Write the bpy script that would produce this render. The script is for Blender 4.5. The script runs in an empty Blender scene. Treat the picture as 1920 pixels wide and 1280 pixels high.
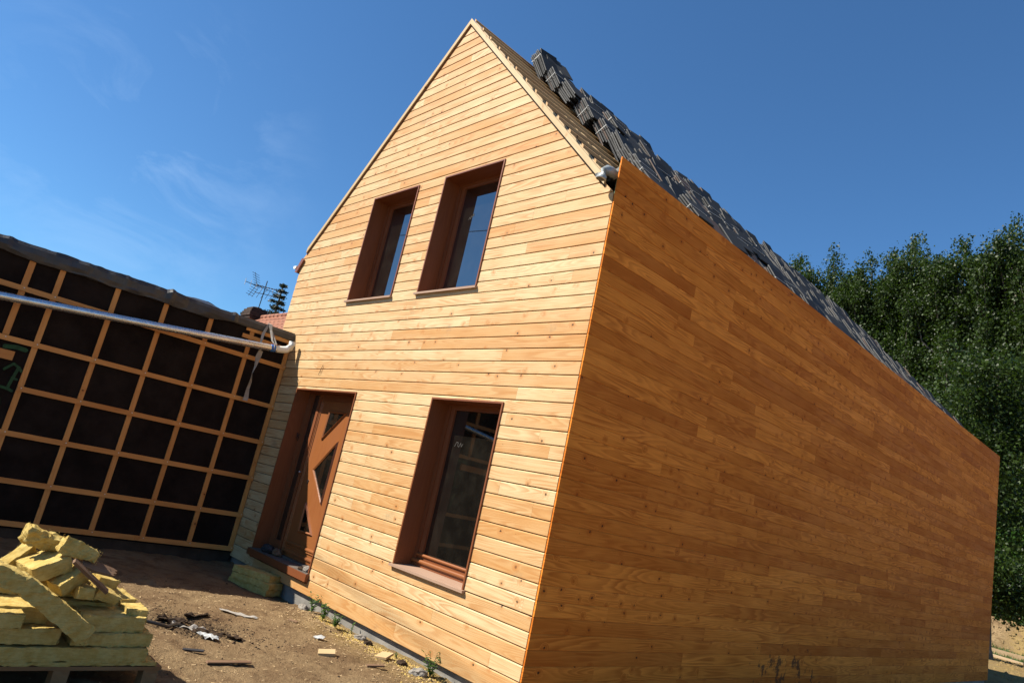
import bpy, math, random
import numpy as np
from mathutils import Vector, Matrix, Euler, noise
R = math.radians
random.seed(7)
S = bpy.context.scene
COL = S.collection

# ------------------------------------------------------------------ helpers
class MB:
    """collects faces for one mesh; bid = one random number per board / leaf, uv in metres"""
    def __init__(s): s.v = []; s.f = []; s.b = []; s.uv = []
    def face(s, pts, bid=0.0, uv=None):
        n = len(s.v); s.v += [tuple(p) for p in pts]; s.f.append(tuple(range(n, n+len(pts))))
        s.b.append(bid); s.uv += (uv if uv else [(p[0]+p[1], p[2]) for p in pts])
    def box(s, a, b, bid=0.0, M=None, bev=0.0):
        x0, y0, z0 = a; x1, y1, z1 = b
        c = [(x0,y0,z0),(x1,y0,z0),(x1,y1,z0),(x0,y1,z0),(x0,y0,z1),(x1,y0,z1),(x1,y1,z1),(x0,y1,z1)]
        dx, dy, dz = x1-x0, y1-y0, z1-z0
        for q in ((0,3,2,1),(4,5,6,7),(0,1,5,4),(1,2,6,5),(2,3,7,6),(3,0,4,7)):
            P = [Vector(c[i]) for i in q]
            L = 0 if dx >= dy and dx >= dz else (1 if dy >= dz else 2)   # the longest way is the grain
            oth = [k for k in (0,1,2) if k != L]
            uv = [(p[L], p[oth[0]]+p[oth[1]]) for p in P]
            if M is not None: P = [M @ p for p in P]
            s.face(P, bid, uv)
    def ext(s, poly, y0, y1, bid=0.0):
        """polygon in x,z (counter-clockwise seen from -y) extruded along y"""
        s.face([(x, y0, z) for x, z in poly], bid); s.face([(x, y1, z) for x, z in reversed(poly)], bid)
        for i in range(len(poly)):
            a, b = poly[i], poly[(i+1) % len(poly)]
            s.face([(b[0],y0,b[1]),(a[0],y0,a[1]),(a[0],y1,a[1]),(b[0],y1,b[1])], bid)
    def tube(s, pts, rad, n=8, bid=0.0, cap=True):
        pts = [Vector(p) for p in pts]; rings = []
        if not isinstance(rad, (list, tuple)): rad = [rad]*len(pts)
        for i, p in enumerate(pts):
            d = (pts[min(i+1, len(pts)-1)]-pts[max(i-1, 0)]).normalized()
            a = d.cross(Vector((0,0,1)) if abs(d.z) < .9 else Vector((1,0,0))).normalized(); b = d.cross(a)
            rings.append([p + (a*math.cos(2*math.pi*k/n)+b*math.sin(2*math.pi*k/n))*rad[i] for k in range(n)])
        base = len(s.v)
        for r in rings: s.v += [tuple(q) for q in r]
        for i in range(len(rings)-1):
            for k in range(n):
                f = (base+i*n+k, base+(i+1)*n+k, base+(i+1)*n+(k+1)%n, base+i*n+(k+1)%n)
                s.f.append(f); s.b.append(bid); s.uv += [(s.v[j][1], s.v[j][2]) for j in f]
        if cap:
            s.face(rings[0], bid); s.face(list(reversed(rings[-1])), bid)
    def mesh(s, name, mat, smooth=False):
        me = bpy.data.meshes.new(name); me.from_pydata(s.v, [], s.f); me.materials.append(mat)
        at = me.attributes.new('bid', 'FLOAT', 'FACE'); at.data.foreach_set('value', s.b)
        uv = me.uv_layers.new(name='UVMap'); uv.data.foreach_set('uv', [c for t in s.uv for c in t])
        if smooth: me.polygons.foreach_set('use_smooth', [True]*len(me.polygons))
        me.update(); return me

def link(name, data, parent=None, loc=None, rot=None):
    o = bpy.data.objects.new(name, data); COL.objects.link(o)
    if parent:
        o.parent = parent
        if loc is None and parent.parent is None: o.matrix_parent_inverse = Matrix.Translation(-parent.location)
    if loc is not None: o.location = loc
    if rot is not None: o.rotation_euler = rot
    return o
def obj(name, mb, mat, parent=None, smooth=False, bevel=0, loc=None, rot=None):
    o = link(name, mb.mesh(name, mat, smooth), parent, loc, rot)
    if bevel:
        m = o.modifiers.new('bevel', 'BEVEL'); m.width = bevel; m.segments = 2; m.limit_method = 'ANGLE'
    return o
def tag(o, label=None, cat=None, group=None, kind=None):
    if label: o['label'] = label
    if cat: o['category'] = cat
    if group: o['group'] = group
    if kind: o['kind'] = kind
    return o
def empty(name, loc, label, cat, group=None, rot=None):
    return tag(link(name, None, None, loc, rot), label, cat, group)
def copy_tree(o, parent=None):
    c = o.copy(); COL.objects.link(c); c.parent = parent
    for ch in o.children: copy_tree(ch, c)
    return c
rnd = random.random
def ru(a, b): return random.uniform(a, b)

# ------------------------------------------------------------------ materials
class NT:
    def __init__(s, name, rough=.6, spec=.3):
        s.m = bpy.data.materials.new(name); s.m.use_nodes = True; s.t = s.m.node_tree
        s.p = s.t.nodes['Principled BSDF']; s.p.inputs['Roughness'].default_value = rough
        s.p.inputs['Specular IOR Level'].default_value = spec
    def put(s, sock, val):
        if hasattr(val, 'is_linked') or hasattr(val, 'links'): s.t.links.new(val, sock)
        else:
            if hasattr(sock.default_value, '__len__') and hasattr(val, '__len__') and len(val) == 3 and len(sock.default_value) == 4: val = (*val, 1)
            sock.default_value = val
    def n(s, typ, out=0, props=None, **ins):
        nd = s.t.nodes.new('ShaderNode'+typ)
        for k, v in (props or {}).items(): setattr(nd, k, v)
        for k, v in ins.items():
            k2 = int(k[1:]) if k[0] == '_' and k[1:].isdigit() else k.replace('_', ' ')
            s.put(nd.inputs[k2], v)
        return nd.outputs[out]
    def ma(s, op, a, b=0.0, c=None, clamp=False):
        kw = dict(_0=a, _1=b)
        if c is not None: kw['_2'] = c
        return s.n('Math', props=dict(operation=op, use_clamp=clamp), **kw)
    def mix(s, fac, a, b, mode='MIX'):
        nd = s.t.nodes.new('ShaderNodeMix'); nd.data_type = 'RGBA'; nd.blend_type = mode
        s.put(nd.inputs[0], fac); s.put(nd.inputs[6], a); s.put(nd.inputs[7], b); return nd.outputs[2]
    def ss(s, x, lo, hi, a=0.0, b=1.0):
        return s.n('MapRange', props=dict(interpolation_type='SMOOTHSTEP'), Value=x, From_Min=lo, From_Max=hi, To_Min=a, To_Max=b)
    def xyz(s, x, y, z): return s.n('CombineXYZ', X=x, Y=y, Z=z)
    def sep(s, v):
        nd = s.t.nodes.new('ShaderNodeSeparateXYZ'); s.t.links.new(v, nd.inputs[0]); return nd.outputs
    def noise(s, vec, scale, detail=3.0, rough=.55, out=0):
        return s.n('TexNoise', out, Vector=vec, Scale=scale, Detail=detail, Roughness=rough)
    def bump(s, h, strength=.3, dist=.01):
        s.put(s.p.inputs['Normal'], s.n('Bump', Strength=strength, Distance=dist, Height=h))
    def attr(s, name='bid'): return s.n('Attribute', 2, props=dict(attribute_name=name))
    def obj(s): return s.n('TexCoord', 3)
    def col(s, c): s.put(s.p.inputs['Base Color'], c); return s

def wood(name, pale, deep, knots=1.0, contrast=.35, grey=0.0, rough=.62, spec=.25, stain=False, grainfreq=11.0, kscale=4.6, tone=.5):
    m = NT(name, rough, spec)
    uv = m.sep(m.n('UVMap')); u, v = uv[0], uv[1]; bid = m.attr()
    P = m.xyz(m.ma('ADD', u, m.ma('MULTIPLY', bid, 173.0)), v, m.ma('MULTIPLY', bid, 91.0))
    p3 = m.sep(P)
    # knots: one now and then, round, with a halo the grain flows round
    kn = m.t.nodes.new('ShaderNodeTexVoronoi'); kn.voronoi_dimensions = '2D'
    kv = m.xyz(p3[0], m.ma('ADD', m.ma('MULTIPLY', v, 1.15), m.ma('MULTIPLY', bid, 64.0)), 0.0)
    wob = m.noise(P, 9.0, 2.0, out=1)
    wobn = m.noise(P, 24.0, 3.0)
    kv2 = m.n('VectorMath', props=dict(operation='MULTIPLY_ADD'), _0=wob, _1=(.035,.035,0), _2=kv)
    m.t.links.new(kv2, kn.inputs['Vector']); kn.inputs['Scale'].default_value = kscale
    kd = m.ma('DIVIDE', kn.outputs['Distance'], kscale)
    kc = m.sep(kn.outputs['Color'])
    rk = m.n('TexWhiteNoise', 0, props=dict(noise_dimensions='1D'), W=m.ma('MULTIPLY', bid, 331.0))
    has = m.ma('GREATER_THAN', kc[0], m.ma('SUBTRACT', 1.02, m.ma('MULTIPLY', rk, .82*knots))) if knots > 0 else 0.0
    halo = m.ma('MULTIPLY', m.ss(kd, .010, .058, 1, 0), has)
    core = m.ma('MULTIPLY', m.ss(kd, .006, .015, 1, 0), m.ma('MULTIPLY', has, m.ss(kc[1], .25, .7)))
    # cathedral grain: contour lines of a field stretched along the board
    f = m.noise(m.xyz(m.ma('MULTIPLY', p3[0], .48), m.ma('MULTIPLY', v, 6.5), p3[2]), 1.0, 1.6, .4)
    f = m.ma('ADD', f, m.ma('MULTIPLY', halo, .13))
    ring = m.ma('FRACT', m.ma('MULTIPLY', f, grainfreq))
    ring = m.ma('MULTIPLY', m.ss(ring, .0, .75), m.ss(ring, .78, 1, 1, 0))
    fib = m.noise(m.xyz(m.ma('MULTIPLY', p3[0], 5), m.ma('MULTIPLY', v, 190), p3[2]), 1.0, 2.0, .6)
    broad = m.noise(m.xyz(m.ma('MULTIPLY', p3[0], .9), m.ma('MULTIPLY', v, 6), p3[2]), 1.0, 3.0)
    rb = m.n('TexWhiteNoise', 0, props=dict(noise_dimensions='1D'), W=m.ma('MULTIPLY', bid, 917.0))
    fac = m.ma('ADD', m.ma('MULTIPLY', rb, tone), m.ma('MULTIPLY', m.ss(broad, .3, .75), 1-tone))
    c = m.mix(fac, pale, deep)
    dark = tuple(x*y for x, y in zip(deep, (.80, .64, .48)))
    c = m.mix(m.ma('MULTIPLY', m.ma('MULTIPLY', ring, contrast), m.ss(m.noise(P, 2.2, 2.0), .35, .65, .35, 1.15)), c, dark)
    c = m.mix(m.ma('MULTIPLY', m.ss(fib, .42, .75), contrast*.55), c, dark)
    c = m.mix(m.ma('MULTIPLY', m.ma('MULTIPLY', halo, m.ss(wobn, .35, .6, .25, 1.0)), .6), c, tuple(x*y for x, y in zip(deep, (.85,.62,.42))))
    c = m.mix(m.ma('MULTIPLY', core, .92), c, (.04,.018,.009))
    # pitch specks
    sp = m.t.nodes.new('ShaderNodeTexVoronoi'); m.t.links.new(m.xyz(p3[0], v, p3[2]), sp.inputs['Vector']); sp.inputs['Scale'].default_value = 9.0
    sc = m.sep(sp.outputs['Color'])
    spk = m.ma('MULTIPLY', m.ss(m.ma('DIVIDE', sp.outputs['Distance'], 9.0), .0025, .006, 1, 0), m.ma('GREATER_THAN', sc[1], .6))
    if knots > 0: c = m.mix(m.ma('MULTIPLY', spk, .75), c, (.07,.03,.015))
    o = m.obj(); oz = m.sep(o)
    if grey:
        g = m.noise(o, 2.3, 5.0, .65)
        g2 = m.noise(m.xyz(m.ma('MULTIPLY', oz[0], 1.2), m.ma('MULTIPLY', oz[1], 1.2), m.ma('MULTIPLY', oz[2], 9.0)), 1.0, 3.0)
        c = m.mix(m.ma('MULTIPLY', m.ma('MULTIPLY', m.ss(g, .56, .72), m.ss(g2, .45, .65)), max(grey, .25)), c, (.19,.15,.115))
    if stain:   # dark mud splashes low on the long wall
        sy = m.ma('MULTIPLY', m.ss(oz[1], 3.0, 4.3), m.ss(oz[1], 4.9, 7.0, 1, 0))
        sz = m.ss(oz[2], .15, 1.15, 1, 0)
        s1 = m.noise(m.xyz(m.ma('MULTIPLY', oz[0], 9.0), m.ma('MULTIPLY', oz[1], 7.0), m.ma('MULTIPLY', oz[2], 5.0)), 1.0, 4.0, .7)
        thr = m.ma('SUBTRACT', .78, m.ma('MULTIPLY', m.ma('MULTIPLY', sy, sz), .26))
        sm = m.ss(m.ma('SUBTRACT', s1, thr), 0.0, .05)
        c = m.mix(m.ma('MULTIPLY', sm, .75), c, (.03,.022,.016))
    m.col(c)
    m.bump(m.ma('ADD', m.ma('MULTIPLY', fib, .6), m.ma('MULTIPLY', ring, -.5)), .25, .0015)
    m.put(m.p.inputs['Roughness'], m.ss(broad, .2, .8, rough-.08, rough+.1))
    sv = m.ma('MULTIPLY', ring, 1.0)
    return m.m

def plain(name, c, rough=.6, spec=.3, metal=0.0, var=.25, scale=6.0, bump=0.0, bscale=60.0):
    m = NT(name, rough, spec); o = m.obj(); m.p.inputs['Metallic'].default_value = metal
    nz = m.noise(o, scale, 5.0, .6)
    m.col(m.mix(m.ss(nz, .25, .75), tuple(x*(1-var) for x in c), tuple(min(1, x*(1+var)) for x in c)))
    if bump: m.bump(m.noise(o, bscale, 4.0), bump, .01)
    m.put(m.p.inputs['Roughness'], m.ss(m.noise(o, scale*2.3, 3.0), .3, .7, max(.02, rough-.1), rough+.1))
    return m.m

M = {}
M['front'] = wood('larch_boards_front', (1.0,.78,.44), (.76,.375,.115), grey=.4, contrast=.5, grainfreq=20.0, tone=.7, kscale=3.6)
M['side'] = wood('larch_boards_shaded', (.93,.315,.046), (.47,.125,.015), stain=True, contrast=.55, grey=0, tone=.7, spec=.08, rough=.75, grainfreq=17.0, knots=1.25)  # front's larch recoloured deeper and redder, the wall's shade put into its colour
M['new'] = wood('fresh_pine', (.82,.62,.36), (.70,.48,.24), knots=.5, contrast=.2)
M['rbat'] = wood('roof_batten_pine', (.80,.50,.22), (.62,.34,.13), knots=.5, contrast=.3)
M['batten'] = wood('pine_batten', (.60,.285,.085), (.44,.175,.045), knots=.6, contrast=.3, kscale=5)
M['red'] = wood('red_hardwood', (.34,.115,.042), (.25,.075,.026), knots=0, contrast=.3, rough=.42, spec=.4, grainfreq=16)
M['redleaf'] = wood('red_hardwood_leaf', (.46,.17,.055), (.38,.125,.036), knots=0, contrast=.25, rough=.36, spec=.45, grainfreq=16)
M['sill'] = wood('weathered_sill', (.44,.30,.215), (.36,.225,.155), knots=0, contrast=.25, rough=.6, grainfreq=14)
M['darksill'] = plain('dusty_grey_slab', (.20,.165,.135), .8, .2)
M['old'] = wood('old_grey_wood', (.34,.21,.125), (.19,.105,.06), knots=.4, contrast=.5, rough=.8)
M['pallet'] = wood('pallet_wood', (.46,.26,.12), (.34,.165,.065), knots=.6, contrast=.4, rough=.8)
M['backing'] = plain('dark_backing', (.045,.024,.012), .9, .1)
M['interior'] = plain('dark_room', (.03,.025,.02), .9, .1)
M['mem'] = plain('black_membrane', (.0145,.0095,.0075), .9, .10, scale=3, var=.4, bump=.8, bscale=7)
M['tarp'] = plain('grey_black_sheet', (.060,.056,.054), .42, .45, scale=5, var=.3, bump=.25, bscale=30)
M['tarpbrown'] = plain('brown_black_sheet', (.055,.038,.03), .6, .3, scale=5, var=.3)
M['concrete'] = plain('concrete_plinth', (.34,.315,.28), .85, .2, scale=4, var=.25, bump=.3, bscale=50)
M['darkconc'] = plain('muddy_plinth', (.085,.062,.045), .9, .15, scale=4, var=.3, bump=.4, bscale=30)
M['zinc'] = plain('galvanised_steel', (.60,.63,.66), .30, .5, metal=.85, scale=14, var=.12)
M['whiteplastic'] = plain('pale_plastic', (.68,.66,.60), .45, .4, var=.08)
M['pvc'] = plain('grey_plastic_pipe', (.26,.28,.28), .28, .5, var=.08)
M['gutter'] = plain('dark_gutter', (.045,.05,.048), .45, .4, var=.15)
M['algae'] = plain('green_board', (.20,.30,.17), .8, .2, var=.35, scale=12)
M['cloth'] = plain('dirty_white_cloth', (.50,.45,.39), .85, .15, var=.2, scale=14, bump=.3)
M['blue'] = plain('blue_tape', (.03,.13,.42), .45, .4, var=.1)
M['green'] = plain('green_spray_paint', (.010,.045,.011), .6, .3, var=.4, scale=25)
M['black'] = plain('black_metal', (.02,.02,.021), .5, .4, var=.1)
M['strap'] = plain('white_strapping', (.62,.62,.60), .4, .4, var=.1)
M['smear'] = plain('chalky_smear', (.10,.09,.08), .9, .1)
M['nail'] = plain('nail_head', (.55,.52,.48), .35, .5, metal=.7, var=.1)
M['brick'] = plain('sooty_brick', (.055,.038,.03), .9, .15, var=.4, scale=9, bump=.5)
M['redbrick'] = plain('chimney_brick', (.30,.15,.10), .9, .15, var=.3, scale=9, bump=.4)
M['render'] = plain('render_wall', (.5,.45,.38), .9, .15)
M['bark'] = plain('bark', (.16,.14,.115), .9, .15, var=.35, scale=5, bump=.8, bscale=14)
M['stone'] = plain('stone', (.36,.32,.27), .85, .2, var=.3, scale=15, bump=.4)
M['rag'] = plain('dark_rag', (.03,.028,.03), .9, .2, var=.4, scale=14)
M['clod'] = plain('dark_clod', (.065,.042,.027), .95, .1, var=.6, scale=20)
M['timberbeam'] = wood('pale_beam', (.72,.55,.36), (.60,.40,.22), knots=.4, contrast=.3)

def m_tile():
    m = NT('dark_grey_tile', .7, .15); b = m.attr(); r = m.n('ObjectInfo', 5)
    k = m.n('TexWhiteNoise', 0, props=dict(noise_dimensions='2D'), Vector=m.xyz(m.ma('MULTIPLY', b, 91.0), m.ma('MULTIPLY', r, 57.0), 0.0))
    c = m.mix(k, (.030,.031,.033), (.058,.057,.057))
    c = m.mix(m.ma('GREATER_THAN', b, .9), c, m.mix(k, (.09,.09,.092), (.17,.165,.16)))
    c = m.mix(m.ma('MULTIPLY', m.ma('GREATER_THAN', k, .93), .6), c, (.20,.115,.08))
    m.col(c); m.put(m.p.inputs['Roughness'], m.ss(m.noise(m.obj(), 20, 3.0), .3, .7, .65, .8)); return m.m
M['tile'] = m_tile()
def m_rooftile():
    m = NT('red_roof_tile', .8, .2); o = m.sep(m.obj())
    row = m.ma('FRACT', m.ma('MULTIPLY', o[2], 5.2)); colm = m.ma('FRACT', m.ma('MULTIPLY', o[0], 4.0))
    n1 = m.noise(m.obj(), 7.0, 4.0)
    c = m.mix(m.ss(n1, .3, .7), (.36,.125,.07), (.50,.23,.14))
    c = m.mix(m.ss(row, .0, .22, .75, 0), c, (.09,.035,.025))
    m.col(c); m.bump(m.ma('ADD', m.ma('MULTIPLY', row, -1.0), m.ma('SINE', m.ma('MULTIPLY', colm, 6.28))), .8, .03); return m.m
M['rooftile'] = m_rooftile()
def m_wool():
    m = NT('mineral_wool', .95, .08); o = m.obj(); s3 = m.sep(o)
    lay = m.noise(m.xyz(m.ma('MULTIPLY', s3[0], 14), m.ma('MULTIPLY', s3[1], 14), m.ma('MULTIPLY', s3[2], 110)), 1.0, 4.0, .7)
    n2 = m.noise(o, 16, 5.0, .65); n3 = m.noise(o, 140, 3.0)
    c = m.mix(m.ss(n2, .3, .7), (.62,.41,.105), (.78,.59,.21))
    c = m.mix(m.ss(lay, .42, .8, 0, .5), c, (.36,.215,.055))
    c = m.mix(m.ss(n3, .62, .8, 0, .3), c, (.74,.66,.38))
    m.col(c); m.bump(m.ma('ADD', lay, m.ma('MULTIPLY', n3, .7)), .7, .008); return m.m
M['wool'] = m_wool()
def m_glass():
    m = NT('dark_window_glass', .015, .5); m.p.inputs['IOR'].default_value = 2.05
    n = m.noise(m.obj(), 5.0, 4.0)
    m.col(m.mix(m.ss(n, .4, .8), (.006,.005,.004), (.014,.012,.009)))
    m.put(m.p.inputs['Roughness'], m.ss(m.noise(m.obj(), 3.0, 5.0), .45, .8, .012, .06)); return m.m
M['glass'] = m_glass(); M['glass_bright'] = m_glass(); M['glass_bright'].node_tree.nodes['Principled BSDF'].inputs['IOR'].default_value = 2.7
def m_leaf(name, a, b, rough=.38, tr=.22, spec=.5):
    m = NT(name, rough, spec); m.col(m.mix(m.attr(), a, b))
    tn = m.t.nodes.new('ShaderNodeBsdfTranslucent'); tn.inputs[0].default_value = (b[0]*1.6, b[1]*1.8, b[2], 1)
    mx = m.t.nodes.new('ShaderNodeMixShader'); mx.inputs[0].default_value = tr
    m.t.links.new(m.p.outputs[0], mx.inputs[1]); m.t.links.new(tn.outputs[0], mx.inputs[2])
    m.t.links.new(mx.outputs[0], m.t.nodes['Material Output'].inputs[0]); return m.m
M['leaf'] = m_leaf('poplar_leaf', (.018,.042,.006), (.088,.150,.022), .5, .10, .22)
M['shrub'] = m_leaf('shrub_leaf', (.025,.07,.010), (.06,.14,.02), .6, .25, .25)
M['needle'] = m_leaf('spruce_needle', (.012,.022,.010), (.03,.05,.018), .6, .1)
M['weed'] = m_leaf('weed_leaf', (.04,.09,.02), (.10,.19,.04), .5, .25)
def m_ground():
    m = NT('dry_earth', .95, .1); o = m.obj(); s3 = m.sep(o)
    n1 = m.noise(o, .9, 5.0, .6); n2 = m.noise(o, 5.0, 8.0, .7); n3 = m.noise(o, 38.0, 5.0, .7); n4 = m.noise(o, 150.0, 3.0)
    c = m.mix(m.ss(n1, .3, .7), (.31,.195,.100), (.43,.295,.155))
    c = m.mix(m.ss(n2, .44, .68, 0, .85), c, (.20,.118,.060))
    c = m.mix(m.ss(n3, .58, .74, 0, .75), c, (.10,.062,.035))
    c = m.mix(m.ss(n4, .64, .72, 0, .6), c, (.58,.46,.29))
    # yellow sawdust / wool crumbs along the foot of the gable wall and by the pallet
    foot = m.ma('MULTIPLY', m.ss(s3[1], -.75, -.05), m.ma('MULTIPLY', m.ss(s3[0], -3.2, -2.3), m.ss(s3[0], .2, 1.0, 1, 0)))
    yel = m.ma('MULTIPLY', foot, m.ss(n2, .36, .55))
    c = m.mix(m.ma('MULTIPLY', yel, .65), c, (.52,.36,.13))
    c = m.mix(m.ma('MULTIPLY', m.ma('MULTIPLY', m.ss(s3[0], .9, 2.6), m.ss(s3[1], 17, 21, 1, 0)), .85), c, m.mix(m.ss(n2, .35, .7), (.62,.46,.29), (.52,.37,.22)))   # unseen pale ground added to bounce warm light onto the long wall
    far = m.ma('MULTIPLY', m.ss(s3[1], 17, 22), m.ss(n1, .42, .55))
    c = m.mix(m.ma('MULTIPLY', far, m.ss(s3[2], .2, .7, .08, .0)), c, (.10,.12,.04))
    wet = m.ss(m.n('VectorMath', 1, props=dict(operation='DISTANCE'), _0=m.n('VectorMath', props=dict(operation='MULTIPLY'), _0=o, _1=(1,1,0)), _1=(-2.45,-1.66,0)), .12, .5, 1, 0)
    c = m.mix(m.ma('MULTIPLY', wet, m.ss(n3, .40, .55)), c, (.05,.032,.02))
    m.col(c); m.bump(m.ma('ADD', m.ma('MULTIPLY', n2, 1.4), m.ma('ADD', n3, m.ma('MULTIPLY', n4, .4))), .9, .03); return m.m
M['ground'] = m_ground()

def albedo(keys, f):
    for k in keys.split():
        t_ = M[k].node_tree; p_ = t_.nodes['Principled BSDF'].inputs['Base Color']; l_ = p_.links[0]; src = l_.from_socket
        mx_ = t_.nodes.new('ShaderNodeMix'); mx_.data_type = 'RGBA'; mx_.blend_type = 'MULTIPLY'; mx_.inputs[0].default_value = 1; mx_.inputs[7].default_value = (f, f, f, 1)
        t_.links.new(src, mx_.inputs[6]); t_.links.new(mx_.outputs[2], p_)
albedo('front new ground concrete redleaf timberbeam stone darksill pallet render clod cloth strap smear', .58)
albedo('red wool rooftile redbrick old algae rbat', .62)
albedo('tile tarp tarpbrown shrub weed needle bark gutter', .66)
albedo('leaf', .37)
albedo('mem', .95)
albedo('darkconc', .55)
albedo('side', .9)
albedo('sill', .85)

# ------------------------------------------------------------------ light, sky, camera
SUN = Vector((-.56, -.823, 1.0)).normalized()
w = bpy.data.worlds.new('World'); S.world = w; w.use_nodes = True
t = w.node_tree; bg = t.nodes['Background']
sky = t.nodes.new('ShaderNodeTexSky'); sky.sky_type = 'NISHITA'; sky.sun_disc = False
sky.sun_elevation = math.asin(SUN.z); sky.sun_rotation = math.atan2(SUN.x, SUN.y)
sky.air_density = 1.0; sky.dust_density = .15; sky.ozone_density = 4.0; sky.altitude = 100
# a few thin wisps of cirrus low over the extension
tc = t.nodes.new('ShaderNodeTexCoord')
def wn(typ, **k):
    nd = t.nodes.new('ShaderNode'+typ)
    for a, b in k.items(): setattr(nd, a, b)
    return nd
mp = wn('Mapping'); mp.inputs['Scale'].default_value = (1.0, 2.6, 5.0); mp.inputs['Rotation'].default_value = (.5, .2, .4)
t.links.new(tc.outputs['Generated'], mp.inputs[0])
nz = wn('TexNoise'); nz.inputs['Scale'].default_value = 2.2; nz.inputs['Detail'].default_value = 7; nz.inputs['Roughness'].default_value = .62; nz.inputs['Distortion'].default_value = .6
t.links.new(mp.outputs[0], nz.inputs['Vector'])
dt = wn('VectorMath', operation='DISTANCE'); dt.inputs[1].default_value = (-.925, .18, .31)
t.links.new(tc.outputs['Generated'], dt.inputs[0])
mr = wn('MapRange'); mr.inputs['From Min'].default_value = .04; mr.inputs['From Max'].default_value = .22; mr.inputs['To Min'].default_value = .75; mr.inputs['To Max'].default_value = .0
t.links.new(dt.outputs['Value'], mr.inputs[0])
m2 = wn('MapRange'); m2.inputs['From Min'].default_value = .5; m2.inputs['From Max'].default_value = .85
t.links.new(nz.outputs['Fac'], m2.inputs[0])
mu = wn('Math', operation='MULTIPLY'); t.links.new(mr.outputs[0], mu.inputs[0]); t.links.new(m2.outputs[0], mu.inputs[1])
mu2 = wn('Math', operation='MULTIPLY'); t.links.new(mu.outputs[0], mu2.inputs[0]); mu2.inputs[1].default_value = .45
mxc = wn('Mix'); mxc.data_type = 'RGBA'; t.links.new(mu2.outputs[0], mxc.inputs[0]); tint = wn('Mix'); tint.data_type = 'RGBA'; tint.blend_type = 'MULTIPLY'; tint.inputs[0].default_value = 1; tint.inputs[7].default_value = (.58, .90, 1.10, 1); t.links.new(sky.outputs[0], tint.inputs[6]); t.links.new(tint.outputs[2], mxc.inputs[6]); mxc.inputs[7].default_value = (6.0, 7.6, 9.6, 1)
t.links.new(mxc.outputs[2], bg.inputs[0]); bg.inputs[1].default_value = .069
sd = bpy.data.lights.new('sun', 'SUN'); sd.energy = 5.0; sd.angle = R(.53); sd.color = (1, .945, .83)
so = link('sun', sd); so.rotation_euler = SUN.to_track_quat('Z', 'Y').to_euler(); so.location = SUN*60

cd = bpy.data.cameras.new('camera'); cam = link('camera', cd); S.camera = cam
yaw, pit, rol = R(48.2357), R(12.5954), R(12.2977)
fw = Vector((-math.sin(yaw)*math.cos(pit), math.cos(yaw)*math.cos(pit), math.sin(pit)))
rt = fw.cross(Vector((0,0,1))).normalized(); up = rt.cross(fw)
r2 = math.cos(rol)*rt+math.sin(rol)*up; u2 = -math.sin(rol)*rt+math.cos(rol)*up
cam.matrix_world = Matrix.Translation((4.02183, -4.46034, 1.51318)) @ Matrix((r2, u2, -fw)).transposed().to_4x4()
cd.sensor_width = 36; cd.lens = 1310.13/1920*36; cd.clip_end = 3000; cd.clip_start = .05
S.view_settings.view_transform = 'Standard'; S.view_settings.look = 'None'; S.view_settings.exposure = 1.0; S.view_settings.gamma = 1

# ------------------------------------------------------------------ ground
def sst(x, a, b):
    q = min(1, max(0, (x-a)/(b-a))); return q*q*(3-2*q)
def gh(x, y, fine=True):
    h = -.09 - .11*math.exp(-((x+4.2)/1.1)**2)*math.exp(-abs(y)/.9) - .05*sst(x, -2.6, -.4)*sst(-y, .6, 2.4)
    h -= .05*math.exp(-(((x+2.45)/.42)**2+((y+1.66)/.38)**2))*(1+1.3*noise.noise(Vector((x*4, y*4, 2)))) if fine else 0
    h -= .022*sst(y, -.35, -.05)*sst(x, -3.4, -2.6)
    h -= .2*sst(x, -.6, 1.6)*sst(y, -3, 3)
    h += 1.15*sst(y, 29.3, 32.0)
    if fine:
        d = max(abs(x+2.5)-6, abs(y+2)-6, 0)
        k = 1/(1+d*.3)
        v = Vector((x, y, 0))
        h += k*(.035*noise.noise(v*1.1)+.018*abs(noise.noise(v*2.3))+.016*noise.noise(v*3.7)+.011*noise.noise(v*9)+.011*max(0, noise.noise(v*21))*(1 if noise.noise(v*1.7) > -.05 else .3))
        if d > 2: h += .10*noise.noise(v*.35)*sst(d, 2, 6)*(1-sst(y, 60, 90))
        if y > 28 and y < 40: h += .22*noise.noise(v*.8)+.1*noise.noise(v*2.3)
    return h
def axis(lo, hi, step, far, g=1.16):
    a = list(np.arange(lo, hi, step)); d = step; p = a[-1]
    while p < far: d *= g; p += d; a.append(p)
    d = step; p = a[0]; b = []
    while p > -far: d *= g; p -= d; b.append(p)
    return b[::-1]+a
xs = axis(-6.2, 0.6, .026, 420); ys = axis(-5.0, .3, .026, 420)
# keep the far bank well resolved
ys = sorted(set([round(q, 4) for q in ys]+[round(q, 4) for q in np.arange(17, 37, .3)]))
xs = sorted(set([round(q, 4) for q in xs]+[round(q, 4) for q in np.arange(-8, 6, .3) if q > .8]))
V = [(x, y, gh(x, y)) for y in ys for x in xs]
nx = len(xs); F = [(j*nx+i, j*nx+i+1, (j+1)*nx+i+1, (j+1)*nx+i) for j in range(len(ys)-1) for i in range(nx-1)]
me = bpy.data.meshes.new('ground'); me.from_pydata(V, [], F); me.materials.append(M['ground'])
me.polygons.foreach_set('use_smooth', [True]*len(F))
tag(link('ground', me), kind='structure')

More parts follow.
